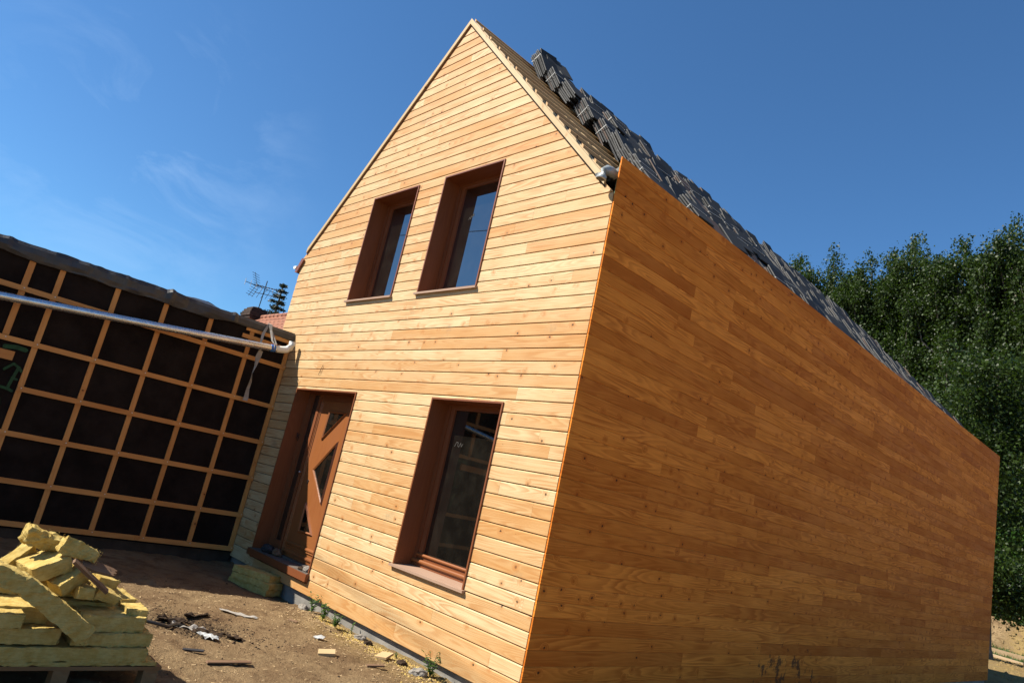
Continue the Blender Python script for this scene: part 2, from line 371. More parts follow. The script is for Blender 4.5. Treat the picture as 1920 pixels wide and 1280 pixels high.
# ------------------------------------------------------------------ the larch clad house
PITCH = .1265; ZS = .03            # a seam every PITCH, the first at ZS
XL, ZP, LEN = -6.2, 4.80, 14.478
APX, APZ = -3.125, 7.535              # rake underside in the gable plane
house = empty('timber_house', (-3.1, 7.0, -.1), 'tall narrow house with steep gable, clad all over in honey-coloured larch boards, roof half laid', 'house')
PROF = [(.021, 0), (.004, 0), (.0, .0045), (.0, -.0155), (.0065, -.0065), (.021, -.0065)]   # last three measured from the top
def prof(h): return [(d, z if i < 3 else h+z) for i, (d, z) in enumerate(PROF)]
def depth_at(z, h):
    P = prof(h)
    for (d0, z0), (d1, z1) in zip(P[1:], P[2:]):
        if z0 <= z <= z1: return d0+(d1-d0)*(z-z0)/(z1-z0+1e-9)
    return .006
def board(mb, pos, z0, h, za, zb, uL, uR, bid, off=0.0, caps=True):
    """one board: seam z0, height h, kept between za and zb (world), between uL(z) and uR(z); pos(u, depth, z)"""
    P = []
    lo, hi = max(za-z0, 0), min(zb-z0, h-.0065)
    if hi-lo < .004: return
    full = prof(h)
    P.append((.021, lo)); P.append((depth_at(max(lo, .0001), h), lo))
    for d, z in full[2:5]:
        if lo < z < hi: P.append((d, z))
    P.append((depth_at(min(hi, h-.0066), h), hi)); P.append((.021, hi))
    A = [pos(uL(z0+z), d+off if d < .02 else d, z0+z) for d, z in P]
    B = [pos(uR(z0+z), d+off if d < .02 else d, z0+z) for d, z in P]
    for i in range(len(P)-1):
        a0, a1, b0, b1 = A[i], A[i+1], B[i], B[i+1]
        mb.face([a0, b0, b1, a1], bid, [(uL(z0+P[i][1]), P[i][1]), (uR(z0+P[i][1]), P[i][1]), (uR(z0+P[i+1][1]), P[i+1][1]), (uL(z0+P[i+1][1]), P[i+1][1])])
    if caps:
        mb.face(A, bid, [(d, z) for d, z in P]); mb.face(list(reversed(B)), bid, [(d, z) for d, z in reversed(P)])
OPEN = [(-4.44, -3.365, 3.638, 5.178), (-2.818, -1.724, 3.638, 5.178), (-2.025, -.894, .654, 2.40), (-5.161, -3.572, .10, 2.40)]
def spans(za, zb, x0, x1):
    zm = (za+zb)/2; cuts = sorted((o[0], o[1]) for o in OPEN if o[2] < zm < o[3]); out = []; p = x0
    for a, b in cuts: out.append((p, a)); p = b
    out.append((p, x1)); return out
def gableL(z): return max(XL, APX-(APZ-z)) if z > 4.2 else XL
def gableR(z): return min(-.0265, APX+(APZ-z)) if z > 4.3 else -.0265
def clad_front():
    mb = MB(); bk = MB(); rg = random.Random(3)
    k = 0
    while True:
        z0 = ZS+k*PITCH if k else -.012; h = PITCH if k else ZS+PITCH+.012
        k += 1
        if z0 > APZ-.02: break
        top = min(z0+h, APZ-.012)
        edges = sorted(set([z0, top]+[e for o in OPEN for e in (o[2], o[3]) if z0 < e < top]))
        joints = []; p = XL+rg.uniform(.4, 3.6)
        while p < 0: joints.append(p); p += rg.uniform(2.2, 4.2)
        bids = [rg.random() for _ in range(len(joints)+1)]; off = rg.uniform(-.0012, .0012)
        for za, zb in zip(edges, edges[1:]):
            for a, b in spans(za, zb, XL, -.0265):
                js = [a]+[j for j in joints if a+.05 < j < b-.05]+[b]
                for q in range(len(js)-1):
                    bid = bids[sum(1 for j in joints if j <= js[q]+1e-6)]
                    lf = gableL if js[q] == XL else (lambda z, c=js[q]: max(c+.0006, gableL(z)))
                    rf = gableR if js[q+1] == -.0265 else (lambda z, c=js[q+1]: min(c-.0006, gableR(z)))
                    if rf(za) - lf(za) < .01: continue
                    l2 = (lambda z, lf=lf, rf=rf: min(lf(z), rf(z)))
                    board(mb, lambda u, d, z: (u, d, z), z0, h, za, zb, l2, rf, bid, off)
                # backing sheet behind the gaps
                A, B = max(a-.001, gableL(za)), min(b+.001, gableR(za)); A2, B2 = max(a-.001, gableL(zb)), min(b+.001, gableR(zb))
                if B > A: bk.face([(A, .024, za), (B, .024, za), (max(B2, A2), .024, zb), (A2, .024, zb)])
    obj('front_cladding', mb, M['front'], house); obj('wall_backing', bk, M['backing'], house)
clad_front()
def clad_side():
    mb = MB(); rg = random.Random(11); k = 0
    rows = [(-.012, ZS+PITCH+.012)]+[(ZS+i*PITCH, PITCH) for i in range(1, 40)]
    for z0, h in rows:
        if z0 > ZP-.03: break
        top = min(z0+h, ZP)
        if ZP-top < .03: top = ZP
        js = [-.004]; p = rg.uniform(.8, 4.0)
        while p < LEN-.4: js.append(p); p += rg.choice((rg.uniform(1.2, 2.4), rg.uniform(2.6, 4.2)))
        js.append(LEN); off = rg.uniform(-.001, .001)
        for a, b in zip(js, js[1:]):
            board(mb, lambda u, d, z: (-d*.72, u, z), z0, h+(.0052 if top < ZP else 0), z0, top+.0052, lambda z, a=a: a+(.0005 if a > 0 else 0), lambda z, b=b: b-.0005, rg.random(), off)
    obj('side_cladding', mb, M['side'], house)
clad_side()
sb = MB(); sb.box((-.08, .06, -.012), (-.018, LEN-.02, ZP-.012)); obj('parapet_core', sb, M['algae'], house)
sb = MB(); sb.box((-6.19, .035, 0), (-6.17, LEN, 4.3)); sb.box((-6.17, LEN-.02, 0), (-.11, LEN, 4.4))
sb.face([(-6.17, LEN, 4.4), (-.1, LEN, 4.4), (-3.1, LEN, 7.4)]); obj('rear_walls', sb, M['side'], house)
pl = MB(); pl.box((-6.16, .05, -.6), (-.05, .3, -.008)); pl.box((-.25, .3, -.6), (-.05, LEN-.03, -.008)); pl.box((-6.16, LEN-.3, -.6), (-.25, LEN-.03, -.0081))
obj('plinth', pl, M['concrete'], house)
ins = MB(); ins.ext([(-5.9, 0), (-.25, 0), (-.25, 4.3), (-3.125, 7.2), (-5.9, 4.4)], .45, .47); obj('interior_screen', ins, M['interior'], house)

# roof: deck, counter battens, battens, rake boards, gutter
rf = MB()
def slope(mb, c, side, x0, x1, y0, y1, th, bid=0.0):
    """slab on a slope; side=+1 right slope x+z=c, -1 left slope mirrored about x=-3.1"""
    k = th*math.sqrt(2)
    def P(x, y, cc): return ((x if side > 0 else -6.25-x), y, cc-x)
    a = [P(x0, y0, c), P(x1, y0, c), P(x1, y1, c), P(x0, y1, c)]; b = [P(x0, y0, c+k), P(x1, y0, c+k), P(x1, y1, c+k), P(x0, y1, c+k)]
    fs = [a[::-1], b, [a[0], a[1], b[1], b[0]], [a[1], a[2], b[2], b[1]], [a[2], a[3], b[3], b[2]], [a[3], a[0], b[0], b[3]]]
    for i, q in enumerate(fs):
        if side < 0: q = q[::-1]
        lng = abs(y1-y0) > abs(x1-x0)
        mb.face(q, bid, [((p[1], p[0]*1.4) if lng else (p[0]*1.414, p[1]+p[2]*.01)) for p in q])
for sd_ in (1, -1):
    slope(rf, 4.41, sd_, -3.125, -.20, -.0025, LEN-.01, .02)
obj('roof_underlay', rf, M['mem'], house)
for sd_ in (1, -1):
    cb = MB()
    for i in range(24): slope(cb, 4.44, sd_, -3.125, -.23, .06+i*.61, .10+i*.61, .024, rnd())
    obj('counter_battens', cb, M['new'], house)
for sd_ in (1, -1):
    for i in range(13):
        bt = MB(); x = -2.985+i*.2235
        js = [-.035-ru(0, .02), 4.2+ru(-1, 1), 8.6+ru(-1, 1), LEN+.02]
        for a, b in zip(js, js[1:]): slope(bt, (4.490 if sd_ > 0 else 4.458)+ru(0, .002), sd_, x-.015, x+.015, max(a, -.5 if sd_ > 0 else .0), b-.002, .024 if sd_ > 0 else .016, rnd())
        obj('roof_batten', bt, M['rbat'], house)
for sd_ in (1, -1):
    rk = MB()   # rake board: plumb face in front of the boards, following the slope
    def RP(x, dz, s=sd_): return ((x if s > 0 else -6.25-x), None, 4.41-x+dz)
    x1 = -.15
    pts = [(-3.125, 4.41+3.125-.02), (x1, 4.41-x1-.02), (x1, 4.41-x1+.062), (-3.125, 4.41+3.125+.062)]
    if sd_ < 0: pts = [(-6.25-x, z) for x, z in pts][::-1]
    n0 = len(rk.f); rk.ext(pts, -.028, -.003, .3+.4*(sd_ > 0))
    rk.uv = [(p[0]*1.414, (p[0]*sd_+p[2])*.7+p[1]) for f in rk.f for p in [rk.v[i] for i in f]]
    obj('rake_board', rk, M['new'], house)
    ub = MB()   # strip put in for the shadowed gap under the rake; red on the left
    pts = [(-3.125, 4.41+3.125-.045), (x1, 4.41-x1-.045), (x1, 4.41-x1-.02), (-3.125, 4.41+3.125-.02)]
    if sd_ < 0: pts = [(-6.25-x, z) for x, z in pts][::-1]
    ub.ext(pts, -.010, .0); obj('rake_gap_strip', ub, M['mem'] if sd_ > 0 else M['red'], house)
# eaves piece at the left foot of the gable
ep = MB(); ep.ext([(-6.30, 4.24), (-6.235, 4.22), (-6.10, 4.42), (-6.17, 4.46)], -.035, .35); obj('eaves_board', ep, M['red'], house)
# gutters
def gutter(x, z, y0, y1, r=.075, name='gutter', mat='gutter'):
    mb = MB(); n = 10
    for (ra, flip) in ((r, 0), (r-.004, 1)):
        for i in range(n):
            a0, a1 = math.pi+math.pi*i/n, math.pi+math.pi*(i+1)/n
            q = [(x+ra*math.cos(a0), y0, z+ra*math.sin(a0)), (x+ra*math.cos(a1), y0, z+ra*math.sin(a1)), (x+ra*math.cos(a1), y1, z+ra*math.sin(a1)), (x+ra*math.cos(a0), y1, z+ra*math.sin(a0))]
            mb.face(q[::-1] if flip else q)
    pts = [(x+r*math.cos(math.pi+math.pi*i/n), z+r*math.sin(math.pi+math.pi*i/n)) for i in range(n+1)]
    mb.ext(pts, y0-.004, y0); mb.ext(pts, y1, y1+.004)
    return obj(name, mb, M[mat], house, smooth=False)
gutter(-.19, 4.675, -.03, LEN-.05, .085)
gutter(-6.33, 4.34, -.035, LEN-.05, .05, mat='whiteplastic')
gl = MB()   # membrane lining dressed up over the parapet, its loose corner standing up
for a, b, za, zb in ((.02, .10, 4.66, 4.80), (.10, .16, 4.80, 4.855), (.16, .24, 4.855, 4.84), (.24, .36, 4.84, 4.80), (.36, 2.2, 4.80, 4.79), (2.2, LEN-.05, 4.79, 4.785)):
    gl.face([(-.105, a, 4.60), (-.105, b, 4.60), (-.05, b, zb), (-.05, a, za)]); gl.face([(-.112, a, 4.60), (-.06, a, za+.004), (-.06, b, zb+.004), (-.112, b, 4.60)])
    gl.face([(-.05, a, za), (-.05, b, zb), (-.06, b, zb+.004), (-.06, a, za+.004)])
gl.face([(-.26, .0, 4.60), (-.105, .0, 4.58), (-.06, .10, 4.80), (-.20, .12, 4.74)]); gl.face([(-.26, .0, 4.597), (-.20, .12, 4.737), (-.06, .10, 4.797), (-.105, .0, 4.577)])
obj('gutter_lining', gl, M['gutter'], house)
el = MB(); el.tube([(-.10, .05, 4.655), (-.092, -.03, 4.658), (-.09, -.075, 4.648), (-.095, -.105, 4.615), (-.105, -.115, 4.575), (-.112, -.118, 4.545)], .046, 16, cap=False)
el.tube([(-.1115, -.118, 4.548), (-.112, -.118, 4.54)], .0495, 16)
obj('drain_elbow', el, M['pvc'], house, smooth=True)
ed = MB(); ed.tube([(-.112, -.118, 4.5395), (-.112, -.118, 4.5385)], .042, 16); obj('elbow_mouth', ed, M['black'], house)

# windows
def window(x0, x1, z0, z1, lower):
    D = .215; T = .018
    wf = MB()
    wf.box((x0, -.014, z0), (x0+T, D+.03, z1), .1); wf.box((x1-T, -.014, z0), (x1, D+.03, z1), .6); wf.box((x0+T, -.014, z1-T), (x1-T, D+.03, z1), .8)
    rv = obj('window', wf, M['red'], house); rv['label'] = 'lower window with tall dark pane' if lower else ('upper window near the middle' if x0 > -3 else 'narrow-looking upper window on the left')
    s = MB(); zz = z0
    M2 = Matrix.Translation((0, D, zz+.028)) @ Matrix.Rotation(R(3.5), 4, 'X') @ Matrix.Translation((0, -D, -zz-.028))
    s.box((x0-.025, -.040, zz-.001), (x1+.02, D+.02, zz+.022), .4, M2); obj('sill', s, M['sill'], rv, bevel=.004)
    a, b, c, d = x0+T, x1-T, z0+.022, z1-T
    fr = MB(); W1 = .055; W2 = .10
    for (y0_, y1_, o, wd) in ((D, D+.06, 0, W1), (D+.012, D+.055, W1, W2-W1+.02)):
        A, B, C_, D_ = a+o, b-o, c+o*.9, d-o*.45
        wt = wd if o == 0 else wd
        top = wt*.5
        fr.box((A, y0_, C_), (A+wt, y1_, D_), .2+o); fr.box((B-wt, y0_, C_), (B, y1_, D_), .7+o)
        fr.box((A+wt, y0_, D_-top), (B-wt, y1_, D_), .5+o); fr.box((A+wt, y0_, C_), (B-wt, y1_, C_+wt), .9+o)
    obj('frame', fr, M['red'], rv, bevel=.005)
    if lower:
        rl = MB(); rl.tube([(a+.01, D-.004, c+.055), (b-.01, D-.004, c+.055)], .022, 10, .3); rl.tube([(a+W1, D+.008, c+.118), (b-W1, D+.008, c+.118)], .016, 10, .8)
        obj('weather_rail', rl, M['redleaf'], rv, smooth=True)
    g = MB(); g.box((a+.11, D+.037, c+.11), (b-.11, D+.045, d-.04)); obj('pane', g, M['glass'] if lower else M['glass_bright'], rv)
for i, o in enumerate(OPEN[:3]): window(*o, i == 2)

# faint scrawled marks on two panes
for pts_, par in ((((-2.50, 4.66), (-2.485, 4.70), (-2.47, 4.665), (-2.455, 4.71), (-2.44, 4.69), (-2.43, 4.73), (-2.415, 4.70), (-2.42, 4.74)), 1), (((-1.79, 1.94), (-1.77, 1.99), (-1.74, 1.985), (-1.745, 1.955), (-1.72, 1.94), (-1.70, 1.985), (-1.68, 1.945), (-1.66, 1.98)), 2)):
    sm = MB(); y_ = .2505
    for (a, b) in zip(pts_, pts_[1:]):
        d_ = Vector((b[0]-a[0], b[1]-a[1])).normalized()*.0035; y_ -= .0001
        sm.face([(a[0]+d_.y, y_, a[1]-d_.x), (b[0]+d_.y, y_, b[1]-d_.x), (b[0]-d_.y, y_, b[1]+d_.x), (a[0]-d_.y, y_, a[1]+d_.x)])
    wn_ = [o_ for o_ in house.children if o_.name.startswith('window')][par]
    obj('pane_mark', sm, M['smear'], wn_)

# front door
x0, x1, z0, z1 = OPEN[3]; T = .018; D = .195
dr = MB(); dr.box((x0, -.014, z0), (x0+T, D+.06, z1), .15); dr.box((x1-T, -.014, z0), (x1, D+.06, z1), .7); dr.box((x0+T, -.014, z1-T), (x1-T, D+.06, z1), .8)
door = obj('door_frame', dr, M['red'], house)
fr = MB()
fr.box((x0+T, D, .22), (-5.02, D+.07, z1-T), .2); fr.box((-5.02, D, .22), (-4.835, D+.07, .38), .4)
fr.box((-4.835, D-.004, .22), (-4.775, D+.07, z1-T), .6); fr.box((-4.775, D, 2.29), (x1-T-.07, D+.07, z1-T), .8); fr.box((x1-T-.07, D, .22), (x1-T, D+.07, z1-T), .9)
fr.box((-5.02, D, 2.36), (-4.835, D+.07, z1-T), .3)
obj('side_frame', fr, M['red'], door, bevel=.004)
g = MB(); g.box((-5.02, D+.03, .38), (-4.835, D+.04, 2.36)); obj('side_light', g, M['glass'], door)
leaf = MB(); leaf.box((-4.775, D+.012, .235), (x1-T-.07, D+.065, 2.29), .5)
lf = obj('door_leaf', leaf, M['redleaf'], house); lf['label'] = 'red-brown door leaf with three angular glass lights'
tr = [[(-4.45, 2.135), (-4.465, 1.815), (-4.075, 2.140)], [(-4.085, 1.725), (-4.462, 1.364), (-4.091, 1.02)], [(-4.433, .90), (-4.425, .60), (-4.153, .607)]]
for q in tr:
    cx = sum(p[0] for p in q)/3; cz = sum(p[1] for p in q)/3
    gm = MB(); gm.ext(q, D+.006, D+.011); mo = MB()
    ar = sum(q[i][0]*q[(i+1)%3][1]-q[(i+1)%3][0]*q[i][1] for i in range(3))
    if ar < 0: q = q[::-1]; gm = MB(); gm.ext(q, D+.006, D+.011)
    # mitred moulding: offset triangle
    def offs(q, d):
        out = []
        for i in range(3):
            p0, p, p1 = Vector(q[i-1]), Vector(q[i]), Vector(q[(i+1) % 3])
            e0 = (p-p0).normalized(); e1 = (p1-p).normalized(); n0 = Vector((e0.y, -e0.x)); n1 = Vector((e1.y, -e1.x))
            b = (n0+n1); b /= max(.45, b.dot(n0)); out.append(tuple(p+b*d))
        return out
    o1 = offs(q, .020); o2 = offs(q, .040)
    for i in range(3):
        j = (i+1) % 3
        for (A, B, ya, yb) in ((q, o1, D-.001, D-.010), (o1, o2, D-.010, D+.012)):
            mo.face([(A[i][0], ya, A[i][1]), (B[i][0], yb, B[i][1]), (B[j][0], yb, B[j][1]), (A[j][0], ya, A[j][1])], .5)
        mo.face([(q[i][0], D+.011, q[i][1]), (q[i][0], D-.001, q[i][1]), (q[j][0], D-.001, q[j][1]), (q[j][0], D+.011, q[j][1])], .5)
    obj('door_light', gm, M['glass'], lf); obj('moulding', mo, M['redleaf'], lf)
ml = MB()
for zz, r_ in ((.405, .020), (.300, .024), (.372, .010)):
    ml.tube([(-4.70, D+.008, zz), (x1-T-.08, D+.008, zz)], r_, 10, .4)
for xx in (-4.755, -4.715): ml.tube([(xx, D+.010, .25), (xx, D+.010, 2.27)], .009, 8, .6)
ml.box((-4.70, D+.002, .245), (x1-T-.08, D+.012, .285), .3)
obj('rail_moulding', ml, M['redleaf'], lf, smooth=False)
kh = MB(); kh.tube([(-4.555, D+.013, 1.214), (-4.555, D+.004, 1.214)], .013, 10); kh.box((-4.562, D+.003, 1.17), (-4.548, D+.006, 1.205)); obj('keyhole', kh, M['black'], lf)
kn = MB(); kn.tube([(-4.79, D-.004, 1.30), (-4.79, D-.03, 1.30), (-4.79, D-.035, 1.30)], [.006, .012, .006], 10); obj('knob', kn, M['zinc'], lf, smooth=True)
hk = MB(); hk.tube([(-5.143, .17, 1.80), (-5.12, .16, 1.77), (-5.11, .20, 1.73), (-5.125, .19, 1.70), (-5.11, .15, 1.74), (-5.12, .19, 1.79)], .006, 6); obj('wire_hook', hk, M['black'], door)
th = MB(); th.box((-5.20, -.05, .125), (-3.556, .19, .208), .3); obj('threshold', th, M['red'], door, bevel=.004)
th = MB(); th.box((-5.17, -.035, .2085), (-3.57, .19, .2165), .5); th.box((-5.14, .15, .217), (-3.60, .205, .235), .5); obj('threshold_top', th, M['darksill'], door, bevel=.002)
# thin wire twist on the cladding above the door
wt = MB(); wt.tube([(-4.60, -.012, 2.74), (-4.63, -.014, 2.66), (-4.66, -.012, 2.60)], .003, 5); wt.tube([(-4.60, -.012, 2.74), (-4.61, -.02, 2.68), (-4.625, -.015, 2.62)], .0025, 5); obj('wire_end', wt, M['black'], house)

# ------------------------------------------------------------------ bundles of roof tiles lying on the battens
def tile_mb(L=.40, W=.30, T=.0175):
    mb = MB(); r = .004
    pr = [(-L/2, 0), (L/2-.012, 0), (L/2, .004), (L/2, T-.003), (L/2-.004, T), (-L/2+.003, T), (-L/2, T-.003)]
    mb.ext([(x, z) for x, z in pr], -W/2, W/2, rnd()*.85)
    mb.b[0] = mb.b[1] = .93+.06*rnd()
    mb.box((-L/2+.004, -W*.3, -.010), (-L/2+.022, -W*.12, 0), .5); mb.box((-L/2+.004, W*.12, -.010), (-L/2+.022, W*.3, 0), .5)
    mb.box((-L/2+.03, -W/2-.012, .001), (L/2-.02, -W/2, .006), .4)
    return mb
TILES = [tile_mb().mesh('tile', M['tile']) for _ in range(5)]
def strap_mb(h, x):
    mb = MB(); a = .004
    mb.box((x-a, -.168, -.008), (x+a, -.164, h+.004)); mb.box((x-a, -.164, h+.002), (x+a, .155, h+.005)); mb.box((x-a, .152, -.008), (x+a, .155, h+.002))
    return mb
ORD = ['first', 'second', 'third', 'fourth', 'fifth', 'sixth', 'seventh', 'eighth', 'ninth', 'tenth', 'eleventh', 'twelfth', 'thirteenth', 'fourteenth', 'fifteenth',
       'sixteenth', 'seventeenth', 'eighteenth', 'nineteenth', 'twentieth', 'twenty-first', 'twenty-second', 'twenty-third', 'twenty-fourth', 'twenty-fifth', 'twenty-sixth', 'twenty-seventh', 'twenty-eighth', 'twenty-ninth', 'thirtieth', 'thirty-first', 'thirty-second', 'thirty-third', 'thirty-fourth', 'thirty-fifth', 'thirty-sixth', 'thirty-seventh']
far_meshes = []
rg = random.Random(5)
def layers(n):
    out = []; z = 0
    for i in range(n):
        out.append((rg.uniform(-.035, .035), rg.uniform(-.014, .014), z, rg.uniform(-.03, .03), rg.uniform(-.03, .03))); z += .0268
    return out, z
for q in range(6):
    ls, H = layers(rg.choice((5, 6, 6, 7))); mb = MB(); tm = TILES[0]
    for (dx, dy, z, ry, rz) in ls:
        Mt = Matrix.Translation((dx, dy, z)) @ Euler((0, ry*.6, rz)).to_matrix().to_4x4(); b = rg.random()
        mb.box((-.2, -.15, 0), (.2, .15, .0175), b*.85, Mt); mb.b[-4] = .93+.06*b
    far_meshes.append((mb.mesh('tile_bundle', M['tile']), H))
NR = 10
rows_x = [-2.86+i*.285 for i in range(NR)]
y_edge = [1.08, .98, .95, 1.0, 1.08, 1.16, 1.2, 1.12, .92, .66]
for r_ in range(NR):
    j = 0; y = y_edge[r_]
    while y < 12.3:
        gap = (6.55 < y < 7.75) if r_ < 6 else (7.2 < y < 7.7)
        if not gap and not (rg.random() < .05 and y > 2.2):
            n = rg.choice((6, 6, 7)) if y < 1.3 else rg.choice((3, 5, 5, 6, 6, 7, 8))
            if r_ == 0 and rg.random() < .35: n -= 2
            x = rows_x[r_]+rg.uniform(-.03, .03); ang = math.pi/4+R(rg.uniform(4, 14)); c0 = 4.535
            base = Vector((x, y+rg.uniform(-.04, .04), c0-x)) + Vector((1, 0, 1)).normalized()*.022
            rot = Euler((rg.uniform(-.05, .05), ang, rg.uniform(-.10, .10)))
            lab = 'grey roof tile bundle, %s row below the ridge, %s stack back from the gable' % (ORD[r_], ORD[j])
            if y < 4.6:
                e = empty('tile_bundle', base, lab, 'tile bundle', 'bundles of roof tiles laid out on the battens'); e.rotation_euler = rot
                ls, H = layers(n)
                for (dx, dy, z, ry, rz) in ls: link('tile', rg.choice(TILES), e, (dx, dy, z), (0, ry*.6, rz))
                if rg.random() < .75: obj('strap', strap_mb(H-.008, rg.uniform(-.06, .06)), M['strap'], e, loc=(0, 0, 0))
            else:
                me_, H = rg.choice(far_meshes); e = link('tile_bundle', me_, None, base, rot)
                tag(e, lab, 'tile bundle', 'bundles of roof tiles laid out on the battens')
        j += 1; y += .40+rg.uniform(-.02, .035)
# a few tiles standing on edge at the ridge end
e = empty('loose_tiles', (-2.93, 1.30, 7.60), 'few loose dark tiles propped upright on the bundles nearest the ridge end', 'tiles')
for i in range(3): link('tile', TILES[i], e, (i*.03, i*.10, .10-i*.01), (R(4), R(66-7*i), R(ru(-6, 6))))

# ------------------------------------------------------------------ flat roofed extension in black membrane and battens
ext = empty('flat_roofed_extension', (-5.8, -4.5, -.1), 'low flat-roofed extension wrapped in black membrane under a grid of orange-brown battens', 'extension')
mm = MB(); ny = 180; nzz = 44
for i in range(ny):
    for k in range(nzz):
        def mp_(i, k):
            y = -9+9.0*i/ny; z = .03+3.12*k/nzz
            return (-5.75+.006*noise.noise(Vector((y*2.2, z*2.2, 0)))-.004+.006*abs(noise.noise(Vector((y*1.1+z*.6, z*5, 4)))), y, z)
        mm.face([mp_(i, k), mp_(i+1, k), mp_(i+1, k+1), mp_(i, k+1)])
obj('wall_membrane', mm, M['mem'], ext, smooth=True)
rbm = MB(); rbm.box((-12, -9, 3.10), (-5.80, -.01, 3.15)); rbm.box((-12, -9, -.3), (-11.9, -.01, 3.1)); rbm.box((-11.9, -9, -.3), (-5.80, -8.9, 3.1)); rbm.box((-11.9, -.12, .0), (-6.2, -.01, 3.1)); obj('roof_and_rear', rbm, M['mem'], ext)
pm = MB(); pm.box((-6.0, -9, -.6), (-5.77, -.0, .045)); obj('plinth', pm, M['darkconc'], ext)
VY = [-3.023, -2.401, -1.811, -1.213, -.618, -.040]
HZ = {'A': 2.684, 'B': 2.095, 'C': 1.572, 'D': 1.062, 'E': .545, 'F': .085}
def batten(a, b): mb = MB(); mb.box(a, b, rnd()); return obj('batten', mb, M['batten'], ext, bevel=.0015)
for y in VY: batten((-5.752, y-.030, .055), (-5.731, y+.030, 3.13))
batten((-5.752, -3.37, 2.13), (-5.731, -3.305, 3.13))
for y in (-3.95, -4.55, -5.15, -5.75, -6.35, -6.95, -7.55, -8.15): batten((-5.752, y-.030, .055), (-5.731, y+.030, 3.13))
for k, z in HZ.items():
    tilt = 0
    if k == 'C': ya = -3.05
    else: ya = -9
    p = ya
    for q in ([-3.0] if k in 'AE' else [-2.4] if k in 'BF' else [-3.6] if k == 'D' else []) + [-.005]:
        if q > p: batten((-5.7305, p, z-.030), (-5.7105, q-.001, z+.030)); p = q
batten((-5.7305, -.72, 3.04), (-5.7105, -.006, 3.10)); batten((-5.7305, -.75, 2.93), (-5.7105, -.22, 2.985)); batten((-5.7305, -.20, 2.925), (-5.7105, -.006, 2.98))
batten((-5.752, -4.2, 1.86), (-5.722, -3.19, 1.965))
nm = MB(); nm.tube([(-.002, 0, 0), (.0015, 0, 0)], .0065, 7); nme = nm.mesh('nail_head', M['nail'])
for y in VY+[-3.34]:
    for k, z in HZ.items():
        if y == -3.34 and k != 'A' and k != 'B': continue
        link('nail_head', nme, ext, Vector((-5.7095, y+.01, z+.01))-ext.location)
# crinkled sheet folded over the top edge of the wall
tm_ = MB(); ny = 300
def tarp(y, k):
    sec = [(-6.6, 3.16), (-6.15, 3.165), (-5.86, 3.185), (-5.765, 3.215), (-5.715, 3.21), (-5.685, 3.165), (-5.680, 3.10), (-5.688, 3.065), (-5.70, 3.035), (-5.715, 3.03)]
    x, z = sec[k]; near = sst(y, -1.25, -.9)
    n1 = noise.noise(Vector((y*1.3, k*.2, 1))); n2 = noise.noise(Vector((y*4.5+k*.25, k*.55, 3))); n3 = noise.noise(Vector((y*13, k*.8, 7)))
    fold = max(0, 1-abs(y+1.80)/.06)+.8*max(0, 1-abs(y+.93)/.05)+.5*max(0, 1-abs(y+3.62)/.09)+.4*max(0, 1-abs(y+2.35)/.05)
    a = (1-near*.75)
    z += a*(.022*n1+.012*n2+.006*n3)*(1 if k > 1 else .3)+.03*fold*(k in (2, 3, 4, 5))
    x += a*(.010*n1+.016*n2+.008*n3)*(k > 3)+.02*fold*(k > 3)
    if k > 6: z += .05*near+.03*noise.noise(Vector((y*1.7, 0, 9)))
    if k in (1, 2): z += .07*math.exp(-((y+1.35)/.35)**2)
    return (x, y, z)
for i in range(ny):
    for k in range(9):
        y0, y1 = -9+8.99*i/ny*1.0, -9+8.99*(i+1)/ny
        tm_.face([tarp(y0, k), tarp(y0, k+1), tarp(y1, k+1), tarp(y1, k)])
o_ = obj('top_sheet', tm_, M['tarp'], ext, smooth=True)
# raised loose flap behind the edge
fl = MB()
for i in range(16):
    a, b = i/16, (i+1)/16
    def fz(t): return .15*math.sin(math.pi*min(1, t*1.15))*(1-t*.4)+.005*math.sin(t*31)
    ya, yb = -1.65+.95*a, -1.65+.95*b
    fl.face([(-5.90, ya, 3.16), (-5.90, yb, 3.16), (-6.02, yb, 3.17+fz(b)), (-6.02, ya, 3.17+fz(a))]); fl.face([(-6.02, ya, 3.17+fz(a)), (-6.02, yb, 3.17+fz(b)), (-6.3, yb, 3.16), (-6.3, ya, 3.16)])
obj('loose_flap', fl, M['mem'], ext)
# green sprayed strokes left of the first full batten
def spray(strokes):
    gs = MB(); k = 0
    for pts, wd in strokes:
        for (a, b) in zip(pts, pts[1:]):
            k += 1; X = -5.7385+k*.0004; n_ = 10
            A = Vector((X, *a)); B = Vector((X, *b)); d = (B-A).normalized(); s_ = Vector((0, -d.z, d.y))*wd/2
            ring = [B+(s_*math.cos(t_)+d*wd/2*math.sin(t_)) for t_ in [math.pi*q/n_ for q in range(n_+1)]]+[A-(s_*math.cos(t_)+d*wd/2*math.sin(t_)) for t_ in [math.pi*q/n_ for q in range(n_+1)]]
            gs.face([p+Vector((0, .004*noise.noise(p*60), .004*noise.noise(p*50))) for p in ring][::1])
    obj('spray_mark', gs, M['green'], ext)
spray([([(-3.10, 1.80), (-3.125, 1.66), (-3.14, 1.54)], .032), ([(-3.23, 1.75), (-3.16, 1.83), (-3.10, 1.80), (-3.065, 1.765)], .026), ([(-3.13, 1.67), (-3.08, 1.665)], .024), ([(-3.22, 1.55), (-3.14, 1.545), (-3.09, 1.53)], .032)])
spray([([(-3.19, 1.42), (-3.16, 1.32), (-3.15, 1.22)], .045)]); spray([([(-3.30, 2.00), (-3.19, 2.02), (-3.10, 2.01)], .05)])

